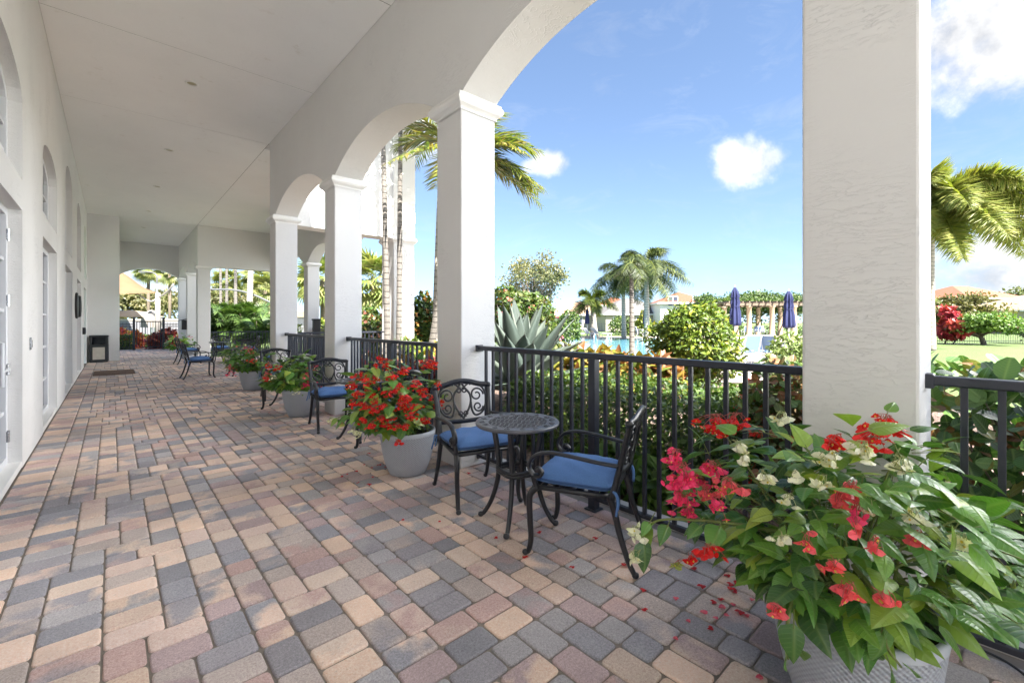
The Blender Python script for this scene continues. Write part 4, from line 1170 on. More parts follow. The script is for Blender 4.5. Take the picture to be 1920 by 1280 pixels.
o = ab.build('trunk', M['bark'], tr, True); o.matrix_parent_inverse = Matrix.Rotation(-tr.rotation_euler.z, 4, 'Z') @ Matrix.Translation(-tr.location)

# planting between second and fourth pillars
rng = np.random.default_rng(16)
REDS = [(.28, .03, .04), (.40, .06, .08), (.16, .04, .04), (.20, .12, .04), (.10, .12, .04)]
for k, (px, d, lab) in enumerate(((690, 8.6, 'low dark red ti plant behind the third pillar railing, leftmost of the row'), (735, 8.2, 'low dark red ti plant in front of the twin palm trunks'), (780, 7.6, 'low dark red ti plant below the leaning palm'), (818, 7.2, 'low dark red ti plant beside the second pillar'))):
    clump('ti_plant', lab, 'plant', at(px, d, -.03), (.42, .42, .62), 330, .24, REDS, BROAD, 'leaf', stems=8, group='dark red ti plants behind the railing')
for k, (px, d, h, lab) in enumerate(((770, 11.2, .95, 'yellow croton at the foot of the white tower'), (812, 10.5, .9, 'yellow croton right of the leaning palm trunk'))):
    clump('croton', lab, 'plant', at(px, d, -.03), (.5, .5, h * .85), 380, .22, YG + [(.6, .33, .08)], BROAD, 'leaf', stems=8)
rosette('yucca', 'spiky green yucca in front of the white tower', 'plant', at(758, 10.6, .72), 20, .42, .022, [(.12, .2, .05), (.2, .26, .07)], 'agave', (10, 80), None, .2)
# ------------------------------------------------------------------ palms and trees
LFT = (np.array([(-.5, 0, 0), (.5, 0, 0), (-.42, .5, -.06), (.42, .5, -.06), (0, 1, -.30)]) * [.045, 1, 1], [(0, 1, 3, 2)], None)
def leaflet(wid=.045, dr=.3):
    v = np.array([(-wid * .4, 0, 0), (wid * .4, 0, 0), (-wid, .4, -dr * .12), (wid, .4, -dr * .12), (0, 1, -dr)])
    f = np.array([(0, 1, 3), (0, 3, 2), (2, 3, 4)])
    return v, f, np.column_stack([v[:, 0], v[:, 1]])
def frond(mb, st, origin, az, el, L, droop, npair, ll, cols, wid=.045, plum=0.0, ldroop=.3, twist=0.0):
    d0 = np.array([math.cos(az) * math.cos(el), math.sin(az) * math.cos(el), math.sin(el)])
    t = np.linspace(0, 1, 18)
    hz = np.array([math.cos(az), math.sin(az), 0])
    P = np.array(origin) + L * (t[:, None] * d0 + (t ** 2)[:, None] * np.array([0, 0, -droop]) )
    st.tube(P, np.linspace(.018, .004, 18) * max(.6, L / 1.8), 5, col=(.28, .32, .08))
    side0 = np.array([-math.sin(az + twist), math.cos(az + twist), 0])
    tt = np.linspace(.10, .99, npair)
    Q = np.stack([np.interp(tt, t, P[:, k]) for k in range(3)], 1)
    T = np.gradient(Q, axis=0); T /= np.linalg.norm(T, axis=1)[:, None]
    env = ll * (np.sin(PI * (.12 + .80 * tt)) ** .8)
    reps = (0,) if not plum else (-1, 0, 1)
    for s in (-1, 1):
        for pl in reps:
            nrm = np.cross(T, side0); nrm = np.where(nrm[:, 2:3] < 0, -nrm, nrm)
            D = s * side0 * .8 + T * .75 + nrm * (pl * plum + .18) + rng.normal(0, .10, Q.shape)
            scatter(mb, leaflet(wid, ldroop), Q, D, nrm + rng.normal(0, .15, Q.shape), env * rng.uniform(.85, 1.1, len(Q)), pick(cols, len(Q)), .15)

def palm(label, base, top, n, L, droop, npair, ll, cols, trunk_r=.10, trunk_mat='palm_bark', plum=0.0, els=(-35, 70), split=False, shaft=True, group=None, name='palm_tree', azs=None, wid=.045, bulge=0.0, ldroop=.3):
    base = np.array(base, float); top = np.array(top, float)
    t = thing(name, label, 'palm', base, 0, group)
    b = np.zeros(3); e = top - base
    mid = e * .5 + np.array([e[0] * -.12, e[1] * -.12, 0])
    p = bez([b - [0, 0, .15], mid, e], 18); tt = np.linspace(0, 1, 18)
    r = trunk_r * (1.25 - .25 * np.minimum(tt * 6, 1) - .35 * tt + bulge * np.exp(-((tt - .15) / .2) ** 2))
    tr = MB(); tr.tube(p, r, 14); tr.build('trunk', M[trunk_mat], t, True)
    if shaft:
        s = MB(); s.tube([e - [0, 0, .02 * L], e + [0, 0, .22 * L], e + [0, 0, .42 * L]], [trunk_r * .72, trunk_r * .85, trunk_r * .4], 12, col=(.26, .32, .10)); s.build('crownshaft', M['leaf'], t, True)
    fo = MB(); st = MB()
    org = e + np.array([0, 0, .36 * L if shaft else 0.0])
    for k in range(n):
        az = (azs[k] if azs is not None else k * 2.399 + rng.normal(0, .15)); q = (k + .5) / n
        el = math.radians(els[1] + (els[0] - els[1]) * q ** .85 + rng.normal(0, 5))
        frond(fo, st, org, az, el, L * rng.uniform(.88, 1.08), droop * rng.uniform(.8, 1.2) * (1 if el > 0 else .55), npair, ll, cols, wid, plum, ldroop)
        if split:
            fo.build('frond', M['leaf'], t); fo = MB()
    st.build('frond_stalks', M['leaf'], t, True)
    if not split: fo.build('crown', M['leaf'], t)
    return t

def fanpalm(label, base, h, n, L, cols, r=.14, skirt=True, group=None):
    t = thing('fan_palm', label, 'palm', base, 0, group)
    tr = MB(); tr.tube([(0, 0, -.15), (.03, 0, h * .5), (0, 0, h)], [r * 1.1, r, r * .9], 10); tr.build('trunk', M['bark'], t, True)
    m = MB()
    for k in range(n):
        az = k * 2.399; el = math.radians(75 - 130 * (k + .5) / n + rng.normal(0, 6))
        d = np.array([math.cos(az) * math.cos(el), math.sin(az) * math.cos(el), math.sin(el)])
        c = np.array([0, 0, h]) + d * L * .55; nb = 16
        a = np.linspace(-1.9, 1.9, nb); s = np.array(Quaternion(d, rng.uniform(-.7, .7)) @ Vector((-math.sin(az), math.cos(az), 0)))
        D = np.cos(a)[:, None] * d + np.sin(a)[:, None] * s + [0, 0, -.15]
        nrm = np.cross(s, d)
        scatter(m, leaflet(.075, .35), np.tile(c, (nb, 1)), D, np.tile(nrm if nrm[2] > 0 else -nrm, (nb, 1)), L * .6, pick(cols, nb), .18)
        m.tube([(0, 0, h), c], .018, 4, col=(.2, .22, .08))
    m.build('crown', M['leaf'], t)
    return t

def tree(label, base, h, crown, n, ls, cols, trunk_r=.2, nclump=26, spread=.32, shape=TRI, limbs=14, group=None, name='tree', mat='leaf', low=.35, flowers=None, flat=1.0):
    t = thing(name, label, 'tree', base, 0, group)
    cr = np.array(crown, float); cz = h - cr[2]
    cc = rdir(nclump) * (rng.random((nclump, 1)) ** .4) * cr * .82 + [0, 0, cz]
    tr = MB()
    fork = np.array([rng.normal(0, .1), rng.normal(0, .1), max(.3, (cz - cr[2]) * .8 + .1)])
    tr.tube(bez([(0, 0, -.15), fork * [.2, .2, .6], fork], 8), np.linspace(trunk_r, trunk_r * .75, 8), 9)
    for k in range(min(limbs, nclump)):
        e = cc[k]; mid = (fork + e) / 2 + rng.normal(0, .10, 3) * cr + [0, 0, .1 * cr[2]]
        tr.tube(bez([fork, mid, e], 9), np.linspace(trunk_r * .5, trunk_r * .08, 9), 6)
        for q in range(3):
            a = bez([fork, mid, e], 9)[rng.integers(4, 9)]; tr.tube([a, a + rdir(1)[0] * cr * .28], [trunk_r * .12, trunk_r * .04], 4)
    tr.build('trunk', M['bark'], t, True)
    i = rng.integers(0, nclump, n); sig = spread * cr * np.array([1, 1, .75 * flat]) * rng.uniform(.6, 1.2, (nclump, 1))[i]
    P = cc[i] + np.clip(rng.normal(0, .55, (n, 3)), -1.3, 1.3) * sig
    P[:, 2] = np.maximum(P[:, 2], .1)
    o = P - cc[i]; o /= np.linalg.norm(o, axis=1)[:, None] + 1e-6
    m = MB(); cl = pick(cols, nclump)[i] * .5 + pick(cols, n) * .5
    scatter(m, shape, P, o * .4 + rdir(n), o * .5 + rdir(n) * .6 + [0, 0, .5], rng.uniform(.6, 1.25, n) * ls, cl, .2)
    m.build('crown', M[mat], t)
    if flowers:
        col, nf, fs = flowers; f = MB(); k = rng.choice(n, nf)
        scatter(f, PET, P[k] + o[k] * fs, rdir(nf), o[k] + rdir(nf) * .5, fs * rng.uniform(.7, 1.3, nf), pick(col, nf)); f.build('flowers', M['petal'], t)
    return t

PG = [(.11, .15, .025), (.08, .12, .02), (.16, .19, .035), (.22, .21, .04)]
PD = [(.04, .065, .022), (.06, .085, .027), (.085, .11, .033)]
rng = np.random.default_rng(201)
# palms round the white tower
palm('slim palm trunk in front of the white tower, left of the twin trunks', at(728, 10.3, -.05), at(716, 10.3, 6.6), 12, 1.7, .35, 30, .55, PG, .075, 'palm_bark', els=(-30, 70))
palm('slim palm trunk in front of the white tower, right of the twin trunks', at(748, 10.75, -.05), at(751, 10.75, 6.3), 12, 1.7, .35, 30, .55, PG, .075, 'palm_bark', els=(-30, 70))
def azof(px_dir):                        # azimuth of a picture direction: 0 right, 90 away, 180 left
    a = math.radians(px_dir); v = RGT * math.cos(a) + FWD * math.sin(a); return math.atan2(v[1], v[0])
az = [azof(a) for a in (60, 175, 20, 300, 190, 350, 120, 10, 330, 230, 25, 345, 5, 270)]
palm('leaning palm with drooping yellow green fronds behind the second pillar', at(800, 11.6, -.05), at(868, 10.9, 4.9), 14, 2.05, .45, 46, .72, [(.20, .24, .035), (.12, .16, .025), (.28, .28, .05), (.08, .12, .02), (.30, .24, .07)], .10, 'palm_bark', els=(-30, 62), split=True, azs=az, wid=.05)
palm('pale palm trunk just left of the second pillar, behind the leaning palm', at(815, 13.0, -.05), at(828, 13.0, 6.2), 10, 1.6, .4, 26, .5, PG, .12, 'pale_bark', els=(-30, 65))
# garden palms by the pool
palm('palm with a thick brown trunk standing in front of the pool', at(1185, 13.0, -.05), at(1184, 13.0, 3.1), 11, .62, .75, 30, .34, PD, .085, 'palm_bark', els=(-60, 75), shaft=False, wid=.035, ldroop=.6)
palm('tallest queen palm behind the pool, with a wide drooping crown', at(1213, 34, -.05), at(1212, 34, 6.0), 17, 3.3, .55, 44, .95, PD + [(.17, .2, .06)], .22, 'pale_bark', els=(-50, 65), wid=.035, ldroop=.7, shaft=False, plum=.5)
palm('second queen palm behind the pool, left of the tallest', at(1170, 37, -.05), at(1168, 37, 5.6), 14, 2.8, .55, 40, .85, PD, .20, 'pale_bark', els=(-50, 60), wid=.035, ldroop=.7, shaft=False, plum=.5)
palm('foxtail palm with bushy fronds behind the poolside loungers', at(1114, 43, -.05), at(1112, 43, 2.6), 10, 2.5, .62, 46, .85, PG[:3] + PD[:1], .34, 'pale_bark', els=(-25, 75), wid=.05, plum=.7, bulge=.2)
palm('foxtail palm on the lawn, its pale trunk beside the near pillar', at(1744, 22.8, -.05), at(1748, 22.8, 5.9), 26, 4.5, .70, 100, 1.15, [(.20, .24, .045), (.26, .28, .06), (.14, .18, .03), (.30, .29, .07)], .17, 'pale_bark', els=(-20, 75), wid=.042, plum=.75, bulge=.3)
# trees
rng = np.random.default_rng(202)
tree('sparse grey green tree with bare lower branches behind the bougainvillea', at(1000, 34, -.05), zat(462, 34), (3.0, 3.0, 2.6), 5200, .22, [(.14, .15, .06), (.20, .20, .09), (.10, .12, .05), (.24, .22, .09)], .17, 40, .25, limbs=34)
clump('bougainvillea', 'bougainvillea mound with pinkish bracts behind the agave', 'shrub', at(975, 14.0, -.05), (1.65, 1.65, 2.4), 7600, .15, [(.06, .11, .02), (.09, .15, .025), (.045, .085, .016), (.15, .18, .04)], TRW, 'leaf', lump=.25, stems=20, flowers=([(.55, .16, .12), (.6, .3, .16), (.5, .12, .16)], 60, .10))
clump('shrub', 'small round green shrub beyond the agave, left of the loungers', 'shrub', at(1062, 26, -.05), (.95, .95, 1.5), 1800, .17, LG, TRW, 'leaf', stems=8, trunk=.3)
clump('shrub', 'tall dark green shrub with orange leaves between the white tower and the second pillar', 'shrub', at(795, 15, -.05), (1.0, 1.0, 2.0), 3800, .17, LG + [(.4, .2, .05)], TRW, 'leaf', stems=12)
clump('shrub', 'mixed green and cream shrub seen under the flat lintel', 'shrub', at(697, 17, -.05), (1.0, 1.0, 1.7), 3000, .17, LG + [(.45, .42, .22), (.3, .1, .06)], TRW, 'leaf', stems=12)
fanpalm('fan palm filling the gap under the flat lintel', at(700, 24, -.05), 3.6, 34, 1.9, [(.26, .30, .08), (.18, .24, .06), (.34, .34, .12)], .16)
fanpalm('fan palm seen between the third and fourth pillars', at(604, 30, -.05), 4.2, 34, 2.0, [(.26, .30, .08), (.18, .24, .06), (.34, .34, .12)], .16)
clump('shrub', 'bright green shrub between the outer pillars of the wide bay', 'shrub', at(606, 21, -.05), (.9, .9, 1.3), 2200, .18, YG, TRW, 'leaf', stems=10)
for k, (px, d, w_, h, lab) in enumerate(((1165, 50, 1.6, 1.8, 'dark rounded shrub behind the pool, left of the thick palm trunk'), (1192, 49, 1.3, 1.3, 'low clipped shrub behind the pool beside the thick palm trunk'), (1207, 48, .9, 2.1, 'light green shrub behind the pool right of the thick palm trunk'))):
    clump('shrub', lab, 'shrub', at(px, d, -.05), (w_, w_, h), 1500, .22, LG if k < 2 else YG, TRW, 'leaf', stems=8, group='shrubs behind the pool')
# right hand garden
tree('low wide green tree with a clipped mushroom crown by the far fence', at(1845, 28.5, -.05), 2.15, (2.0, 2.0, .85), 7000, .17, [(.10, .2, .03), (.15, .27, .04), (.07, .14, .025), (.2, .3, .06)], .16, 40, .3, TRW, flowers=([(.5, .08, .2), (.6, .03, .03)], 30, .15))
REDT = [(.42, .03, .04), (.55, .06, .05), (.28, .02, .05), (.5, .1, .09)]
for k, (px, d, lab) in enumerate(((1772, 29.5, 'tall red leaved ti plant by the far fence, left of the pair'), (1786, 29.2, 'tall red leaved ti plant by the far fence, touching the clipped tree'))):
    tree(lab, at(px, d, -.05), 2.6 - .35 * k, (.75, .75, 1.15), 520, .42, REDT, .05, 7, .26, BROAD, 6, 'red ti plants by the far fence', 'ti_plant', low=.2, flat=.7)
tree('olive green tree in front of the orange roofed house', at(1815, 45, -.05), 4.6, (3.0, 3.0, 1.9), 2600, .38, [(.16, .15, .05), (.11, .12, .04), (.2, .18, .07)], .2, 22)
tree('dark green bush tree at the far right end of the lawn', at(1925, 30, -.05), 1.9, (1.5, 1.5, .8), 2600, .17, LG, .12, 16)
fanpalm('small fan palm left of the orange roofed house', at(1758, 48, -.05), 2.6, 26, 1.6, [(.2, .24, .08), (.14, .18, .06)], .16)
tree('far green tree above the roofs at the right edge', at(1912, 75, -.05), 7.4, (3.4, 3.4, 2.2), 1500, .6, [(.12, .17, .05), (.18, .2, .07)], .25, 18)
# beyond the pergola
rng = np.random.default_rng(203)
for k, (px, d, h, r_, lab) in enumerate(((1325, 60, 5.0, 3.0, 'dark green tree left of the pergola'), (1375, 58, 5.0, 3.2, 'dark green tree behind the left end of the pergola'), (1425, 60, 5.5, 3.4, 'dark green tree behind the middle of the pergola'), (1478, 58, 5.2, 3.4, 'dark green tree behind the right end of the pergola'), (1530, 60, 5.6, 3.4, 'dark green tree hidden behind the near pillar'))):
    tree(lab, at(px, d, -.05), h + .3, (r_, r_, 1.7), 2600, .42, [(.06, .11, .035), (.09, .15, .045), (.13, .18, .06)], .3, 22, group='trees behind the pergola')
# beyond the end of the porch
rng = np.random.default_rng(204)
OL = [(.18, .17, .065), (.14, .15, .055), (.22, .19, .085), (.11, .13, .045)]
labs = ['pale olive tree behind the shade sail, at the left of the end arch', 'pale olive tree behind the white play tent', 'pale olive tree right of the lamp post', 'pale olive tree beside the far pillars', 'pale olive tree seen over the lady palms, left side', 'pale olive tree seen over the lady palms, in the middle', 'pale olive tree seen over the lady palms, right side', 'pale olive tree above the low wall beside the fourth pillar']
for k, (px, d) in enumerate(((225, 68), (262, 70), (300, 72), (338, 68), (405, 60), (440, 63), (475, 58), (505, 62))):
    tree(labs[k], at(px, d, -.05), 6.3 + (k % 3) * .5, (3.6, 3.6, 2.6), 2000, .5, OL, .25, 22, group='pale trees beyond the porch')
labs = ['fan palm left of the lamp post beyond the gate', 'fan palm right of the lamp post beyond the gate', 'fan palm above the left of the lady palms', 'fan palm above the right of the lady palms', 'fan palm right of the pale leaning trunk']
for k, (px, d, h) in enumerate(((278, 56, 8.0), (318, 56, 7.6), (425, 52, 6.2), (482, 50, 6.4), (497, 44, 4.6))):
    fanpalm(labs[k], at(px, d, -.05), h, 30, 1.9, [(.30, .30, .10), (.22, .25, .08), (.16, .2, .06)], .17, group='fan palms beyond the porch')
for k, (px, px2, d, r_, mt_, lab) in enumerate(((414, 413, 38, .12, 'palm_bark', 'thin brown palm trunk, leftmost over the lady palms'), (425, 425, 36, .12, 'palm_bark', 'thin grey palm trunk, second from the left over the lady palms'), (442, 441, 36, .14, 'palm_bark', 'thin grey palm trunk, third from the left over the lady palms'), (466, 474, 33, .24, 'pale_bark', 'pale leaning palm trunk over the lady palms'))):
    palm(lab, at(px, d, -.05), at(px2, d, 9.5), 9, 2.4, .5, 20, .7, PG, r_, mt_, group='palm trunks beyond the wide bay')
# lady palms
rng = np.random.default_rng(205)
def lady(label, base, h, n, cols):
    t = thing('lady_palm', label, 'palm', base, 0, 'lady palms behind the wide bay')
    m = MB(); st = MB()
    for k in range(n):
        a = rng.uniform(0, 2 * PI); q = rng.random() ** .6; root = np.array([math.cos(a), math.sin(a), 0]) * .5 * q
        zz = h * rng.uniform(.3, 1.0); tip = root * 1.5 + [0, 0, zz]
        st.tube([root - [0, 0, .1], tip], .012, 5)
        for w_ in range(3):
            az = rng.uniform(0, 2 * PI); d = np.array([math.cos(az), math.sin(az), rng.uniform(-.5, 1.2)]); d /= np.linalg.norm(d)
            c = tip + d * .28; s = np.cross(d, [0, 0, 1.0]); s /= np.linalg.norm(s); s = np.array(Quaternion(d, rng.uniform(-1.2, 1.2)) @ Vector(s)); aa = np.linspace(-1.6, 1.6, 11); nrm = np.cross(s, d)
            scatter(m, leaflet(.065, .25), np.tile(c, (11, 1)), np.cos(aa)[:, None] * d + np.sin(aa)[:, None] * s, np.tile(nrm if nrm[2] > 0 else -nrm, (11, 1)), .52, pick(cols, 11), .2)
    st.build('stem', M['bark'], t); m.build('foliage', M['leaf'], t); return t
for k, (px, d, h, lab) in enumerate(((410, 22.8, 1.95, 'leftmost dark green lady palm behind the railing of the wide bay'), (440, 23.2, 2.15, 'middle dark green lady palm behind the railing of the wide bay'), (468, 23.0, 2.1, 'dark green lady palm right of the middle one behind the railing'), (488, 22.6, 1.5, 'shortest lady palm, nearest the fourth pillar'))):
    lady(lab, at(px, d, -.05), h, 34, [(.05, .10, .03), (.08, .15, .04), (.12, .2, .05)])
clump('hedge', 'pale yellow green hedge below the low wall beside the fourth pillar', 'hedge', at(500, 31, -.05), (2.2, .6, .6), 2600, .14, YG, TRW, 'leaf', box=True, stems=10)
clump('hedge', 'clipped green hedge left of the gate beyond the fence', 'hedge', (.05, 30.2, -.05), (.75, .4, .38), 1800, .10, LG, TRW, 'leaf', box=True, stems=10)
clump('hedge', 'low clipped green hedge behind the gate', 'hedge', (1.9, 33.0, -.05), (1.3, .45, .34), 2200, .11, LG, TRW, 'leaf', box=True, stems=10)
for k, (x, y, h, lab) in enumerate(((.35, 31.0, 1.15, 'orange red croton left of the gate'), (.95, 31.4, .95, 'orange croton directly behind the left gate post'), (1.72, 29.7, .95, 'dark red croton behind the right gate post'), (2.25, 29.6, 1.2, 'orange and maroon croton right of the gate'))):
    clump('croton', lab, 'plant', (x, y, -.05), (.42, .42, h * .82), 420, .24, [(.62, .12, .05), (.7, .22, .06), (.4, .05, .05), (.5, .35, .08)] if k < 2 else [(.30, .03, .04), (.5, .1, .05), (.16, .03, .03)], BROAD, 'leaf', stems=8, group='red crotons by the gate')

# ------------------------------------------------------------------ pool and poolside
def poly(pts, z): return [(at(px, d)[0], at(px, d)[1]) for px, d in pts]
sheet('pool_deck', poly([(620, 15.5), (1180, 10.8), (1560, 10.4), (1700, 16), (1700, 46), (1200, 43.5), (960, 44.5), (800, 46)], 0), -.055, M['deck'])
PP = poly([(880, 18.6), (1232, 18.2), (1300, 22), (1290, 40.2), (1000, 40.2), (900, 36)], 0)
sheet('water', PP, -.045, M['water'])
cp = MB()
for a, b in zip(PP, PP[1:] + PP[:1]):
    a3, b3 = np.array([*a, -.035]), np.array([*b, -.035]); d = b3 - a3
    cp.obox((a3 + b3) / 2, d, np.cross([0, 0, 1.0], d), (0, 0, 1), np.linalg.norm(d) / 2 + .12, .15, .02)
struct(cp.build('pool_coping', M['deck'], bev=.01))
def lounger(label, px, d, rz):
    t = thing('pool_lounger', label, 'lounger', at(px, d, -.05), rz, 'white loungers on the far side of the pool')
    f = MB()
    for s in (-.33, .33):
        f.tube([(-.95, s, .34), (.55, s, .34)], .028, 6); f.tube([(.50, s, .34), (1.0, s, .86)], .028, 6)
    for x in (-.85, .45):
        for s in (-.33, .33): f.tube([(x, s, 0), (x, s, .34)], .028, 6)
    f.build('frame', M['white'], t)
    s_ = MB(); s_.obox((-.2, 0, .36), (1, 0, 0), (0, 1, 0), (0, 0, 1), .75, .31, .015); s_.obox((.77, 0, .62), (1, 0, 1.04), (0, 1, 0), (-1.04, 0, 1), .34, .31, .015)
    s_.build('sling', M['white'], t)
    return t
lg = lounger('white lounger at the left end of the row beyond the pool', 1073, 42, azof(200))
for px, lab in ((1093, 'second white lounger from the left beyond the pool'), (1112, 'white lounger below the foxtail palm beyond the pool'), (1128, 'white lounger at the right end of the row beyond the pool')):
    dup(lg, at(px, 42, -.05), azof(200), lab)
def parasol(label, px, d, h, group='closed navy parasols round the pool'):
    t = thing('parasol', label, 'parasol', at(px, d, -.05), rng.uniform(0, 6), group)
    p = MB(); p.tube([(0, 0, 0), (0, 0, h)], .024, 10); p.build('pole', M['white'], t, True)
    b = MB(); b.lathe([(0, 0), (.28, 0), (.28, .05), (.08, .09), (.05, .3), (.03, .3)], n=20); b.build('base', M['concrete'], t, True)
    z0, z1 = h * .45, h - .05
    prof = [(.10, z0), (.185, z0 + .03), (.20, z0 + .12), (.175, z0 + (z1 - z0) * .35), (.13, z0 + (z1 - z0) * .50), (.155, z0 + (z1 - z0) * .6), (.12, z0 + (z1 - z0) * .72), (.15, z0 + (z1 - z0) * .75), (.10, z0 + (z1 - z0) * .9), (.035, z1), (.0, z1 + .01)]
    c = MB(); c.lathe(prof, n=64, fold=lambda a, z: 1 + .20 * np.cos(8 * a) + .05 * np.cos(3 * a + z * 3)); c.build('canopy', M['navy'], t, True)
    s = MB(); s.lathe([(.15, z0 + (z1 - z0) * .49), (.155, z0 + (z1 - z0) * .5), (.15, z0 + (z1 - z0) * .51)], n=24); s.build('tie_strap', M['navy'], t)
    f = MB(); f.lathe([(0, z1), (.02, z1 + .01), (.028, z1 + .04), (.0, z1 + .09)], n=10); f.build('finial', M['white'], t, True)
    return t
parasol('closed navy parasol beside the round bush, left of the two near the pergola', 1378, 17.4, 2.85)
parasol('closed navy parasol next to the near pillar, right of the two near the pergola', 1479, 17.0, 2.68)
parasol('small closed navy parasol over the loungers beyond the pool', 1101, 42.5, 2.75)
parasol('small closed navy parasol behind the round bush, at the pool table', 1210, 40.8, 2.75)
# poolside sling chairs
def sling(label, px, d, rz, group='blue sling chairs by the pool'):
    t = thing('sling_chair', label, 'chair', at(px, d, -.05), rz, group)
    f = MB()
    for s in (-.27, .27):
        f.tube(catmull([(.28, s, 0), (.27, s, .40), (.25, s, .62), (-.18, s, .64)], 4), .018, 7)
        f.tube(catmull([(-.30, s, 0), (-.22, s, .4), (-.20, s, .5), (-.34, s, .98)], 4), .018, 7)
        f.tube([(.27, s, .42), (-.22, s, .40)], .018, 7)
    f.tube([(-.34, -.27, .98), (-.34, .27, .98)], .018, 7); f.tube([(.27, -.27, .42), (.27, .27, .42)], .018, 7)
    f.build('frame', M['white'], t, True)
    a = MB(); a.obox((.02, 0, .42), (1, 0, .03), (0, 1, 0), (-.03, 0, 1), .25, .25, .008); a.obox((-.27, 0, .72), (-.29, 0, 1), (0, 1, 0), (1, 0, .29), .25, .25, .008)
    a.build('sling', M['blue_sling'], t); return t
sc = sling('blue sling chair with white frame right of the round bush, back to the viewer', 1402, 15.2, azof(95))
dup(sc, at(1428, 15.6, -.05), azof(60), 'blue sling chair with white frame, turned beside the one right of the round bush')
dup(sc, at(1452, 15.0, -.05), azof(20), 'blue sling chair with white frame next to the pale green shrub by the near pillar')
for px, d, a, lab in ((1398, 44.5, 90, 'blue and white chair under the pergola, left of the others'), (1415, 45, 200, 'blue and white chair in the middle under the pergola'), (1430, 44, 270, 'blue and white chair under the pergola beside the thick column')):
    dup(sc, at(px, d, -.05), azof(a), lab, 'chairs under the pergola')
for px, d, a, lab in ((1198, 41.6, 0, 'white framed chair by the pool table left of the round bush'), (1208, 41.3, 180, 'white framed chair by the pool table, closest to the round bush')):
    dup(sc, at(px, d, -.05), azof(a), lab, 'chairs at the pool table')
t = thing('pool_table', 'white table under the small parasol beside the round bush', 'table', at(1203, 41.9, -.05), 0)
a = MB(); a.lathe([(0, .70), (.5, .70), (.52, .715), (.5, .73), (0, .73)], n=24); a.build('tabletop', M['white'], t)
for k in range(4):
    a = MB(); a.tube([(.35 * math.cos(k * PI / 2), .35 * math.sin(k * PI / 2), 0), (.3 * math.cos(k * PI / 2), .3 * math.sin(k * PI / 2), .70)], .02, 6); a.build('leg', M['white'], t)
def grab(label, px, d, rz, s=1.0):
    t = thing('grab_rail', label, 'handrail', at(px, d, -.05), rz, 'steel grab rails at the pool')
    for y in (-.28, .28):
        a = MB(); a.tube(catmull([(-.35, y, 0), (-.34, y, .55), (-.2, y, .86 * s), (.1, y, .84 * s), (.45, y, .45), (.62, y, -.02)], 6), .022, 8); a.build('rail', M['steel'], t, True)
grab('curved steel grab rails behind the blue sling chair', 1413, 17.8, azof(170))
grab('steel handrail descending into the pool near the red bromeliads', 1128, 19.2, azof(70), 1.05)
grab('steel handrail in the pool right of the thick palm trunk', 1198, 19.5, azof(80), .8)
# pergola
pg = thing('pergola', 'vine covered pergola on pale round columns beyond the pool', 'pergola', at(1440, 42, -.05), math.atan2(-SN, CS) )
xs = [(-3.2, 2.0), (-1.9, -.2), (.15, -.4), (2.3, -.3), (4.4, -.3), (-3.2, 4.2), (-.9, 4.2), (1.4, 4.2), (3.7, 4.2)]
for x, y in xs:
    c = MB(); c.lathe([(.30, 0), (.30, .25), (.245, .3), (.225, 1.5), (.205, 2.75), (.25, 2.8), (.27, 2.88), (.27, 2.95), (0, 2.95)], (x, y, 0), 20); c.build('column', M['beige_wall'], pg, True)
bm = MB()
for y in (-.35, 4.2): bm.box(-4.4, 5.6, y - .12, y + .12, 2.96, 3.2)
bm.build('beam', M['bark'], pg)
for k in range(16):
    r = MB(); r.box(-4.2 + .63 * k - .05, -4.2 + .63 * k + .05, -1.1, 5.0, 3.201, 3.36); r.build('rafter', M['bark'], pg)
P = np.column_stack([rng.uniform(-4.5, 5.8, 4500), rng.uniform(2.6, 5.2, 4500), 3.40 + np.abs(rng.normal(0, .22, 4500))])
P2 = np.column_stack([rng.uniform(-4.4, 5.8, 3000), rng.uniform(3.9, 5.0, 3000), rng.uniform(1.2, 3.3, 3000)])
P2 = P2[(np.sin(P2[:, 0] * 2.1) + rng.normal(0, .5, 3000)) > -.3]
PPp = np.vstack([P, P2]); m = MB(); scatter(m, TRW, PPp, rdir(len(PPp)), rdir(len(PPp)) + [0, 0, .6], rng.uniform(.13, .26, len(PPp)), pick(LG, len(PPp)), .2); m.build('vine', M['leaf'], pg)
clump('hedge', 'low hedge behind the pergola columns', 'hedge', at(1450, 49, -.05), (.8, 6.5, .45), 2400, .2, LG, TRW, 'leaf', box=True, stems=6, rot=0)

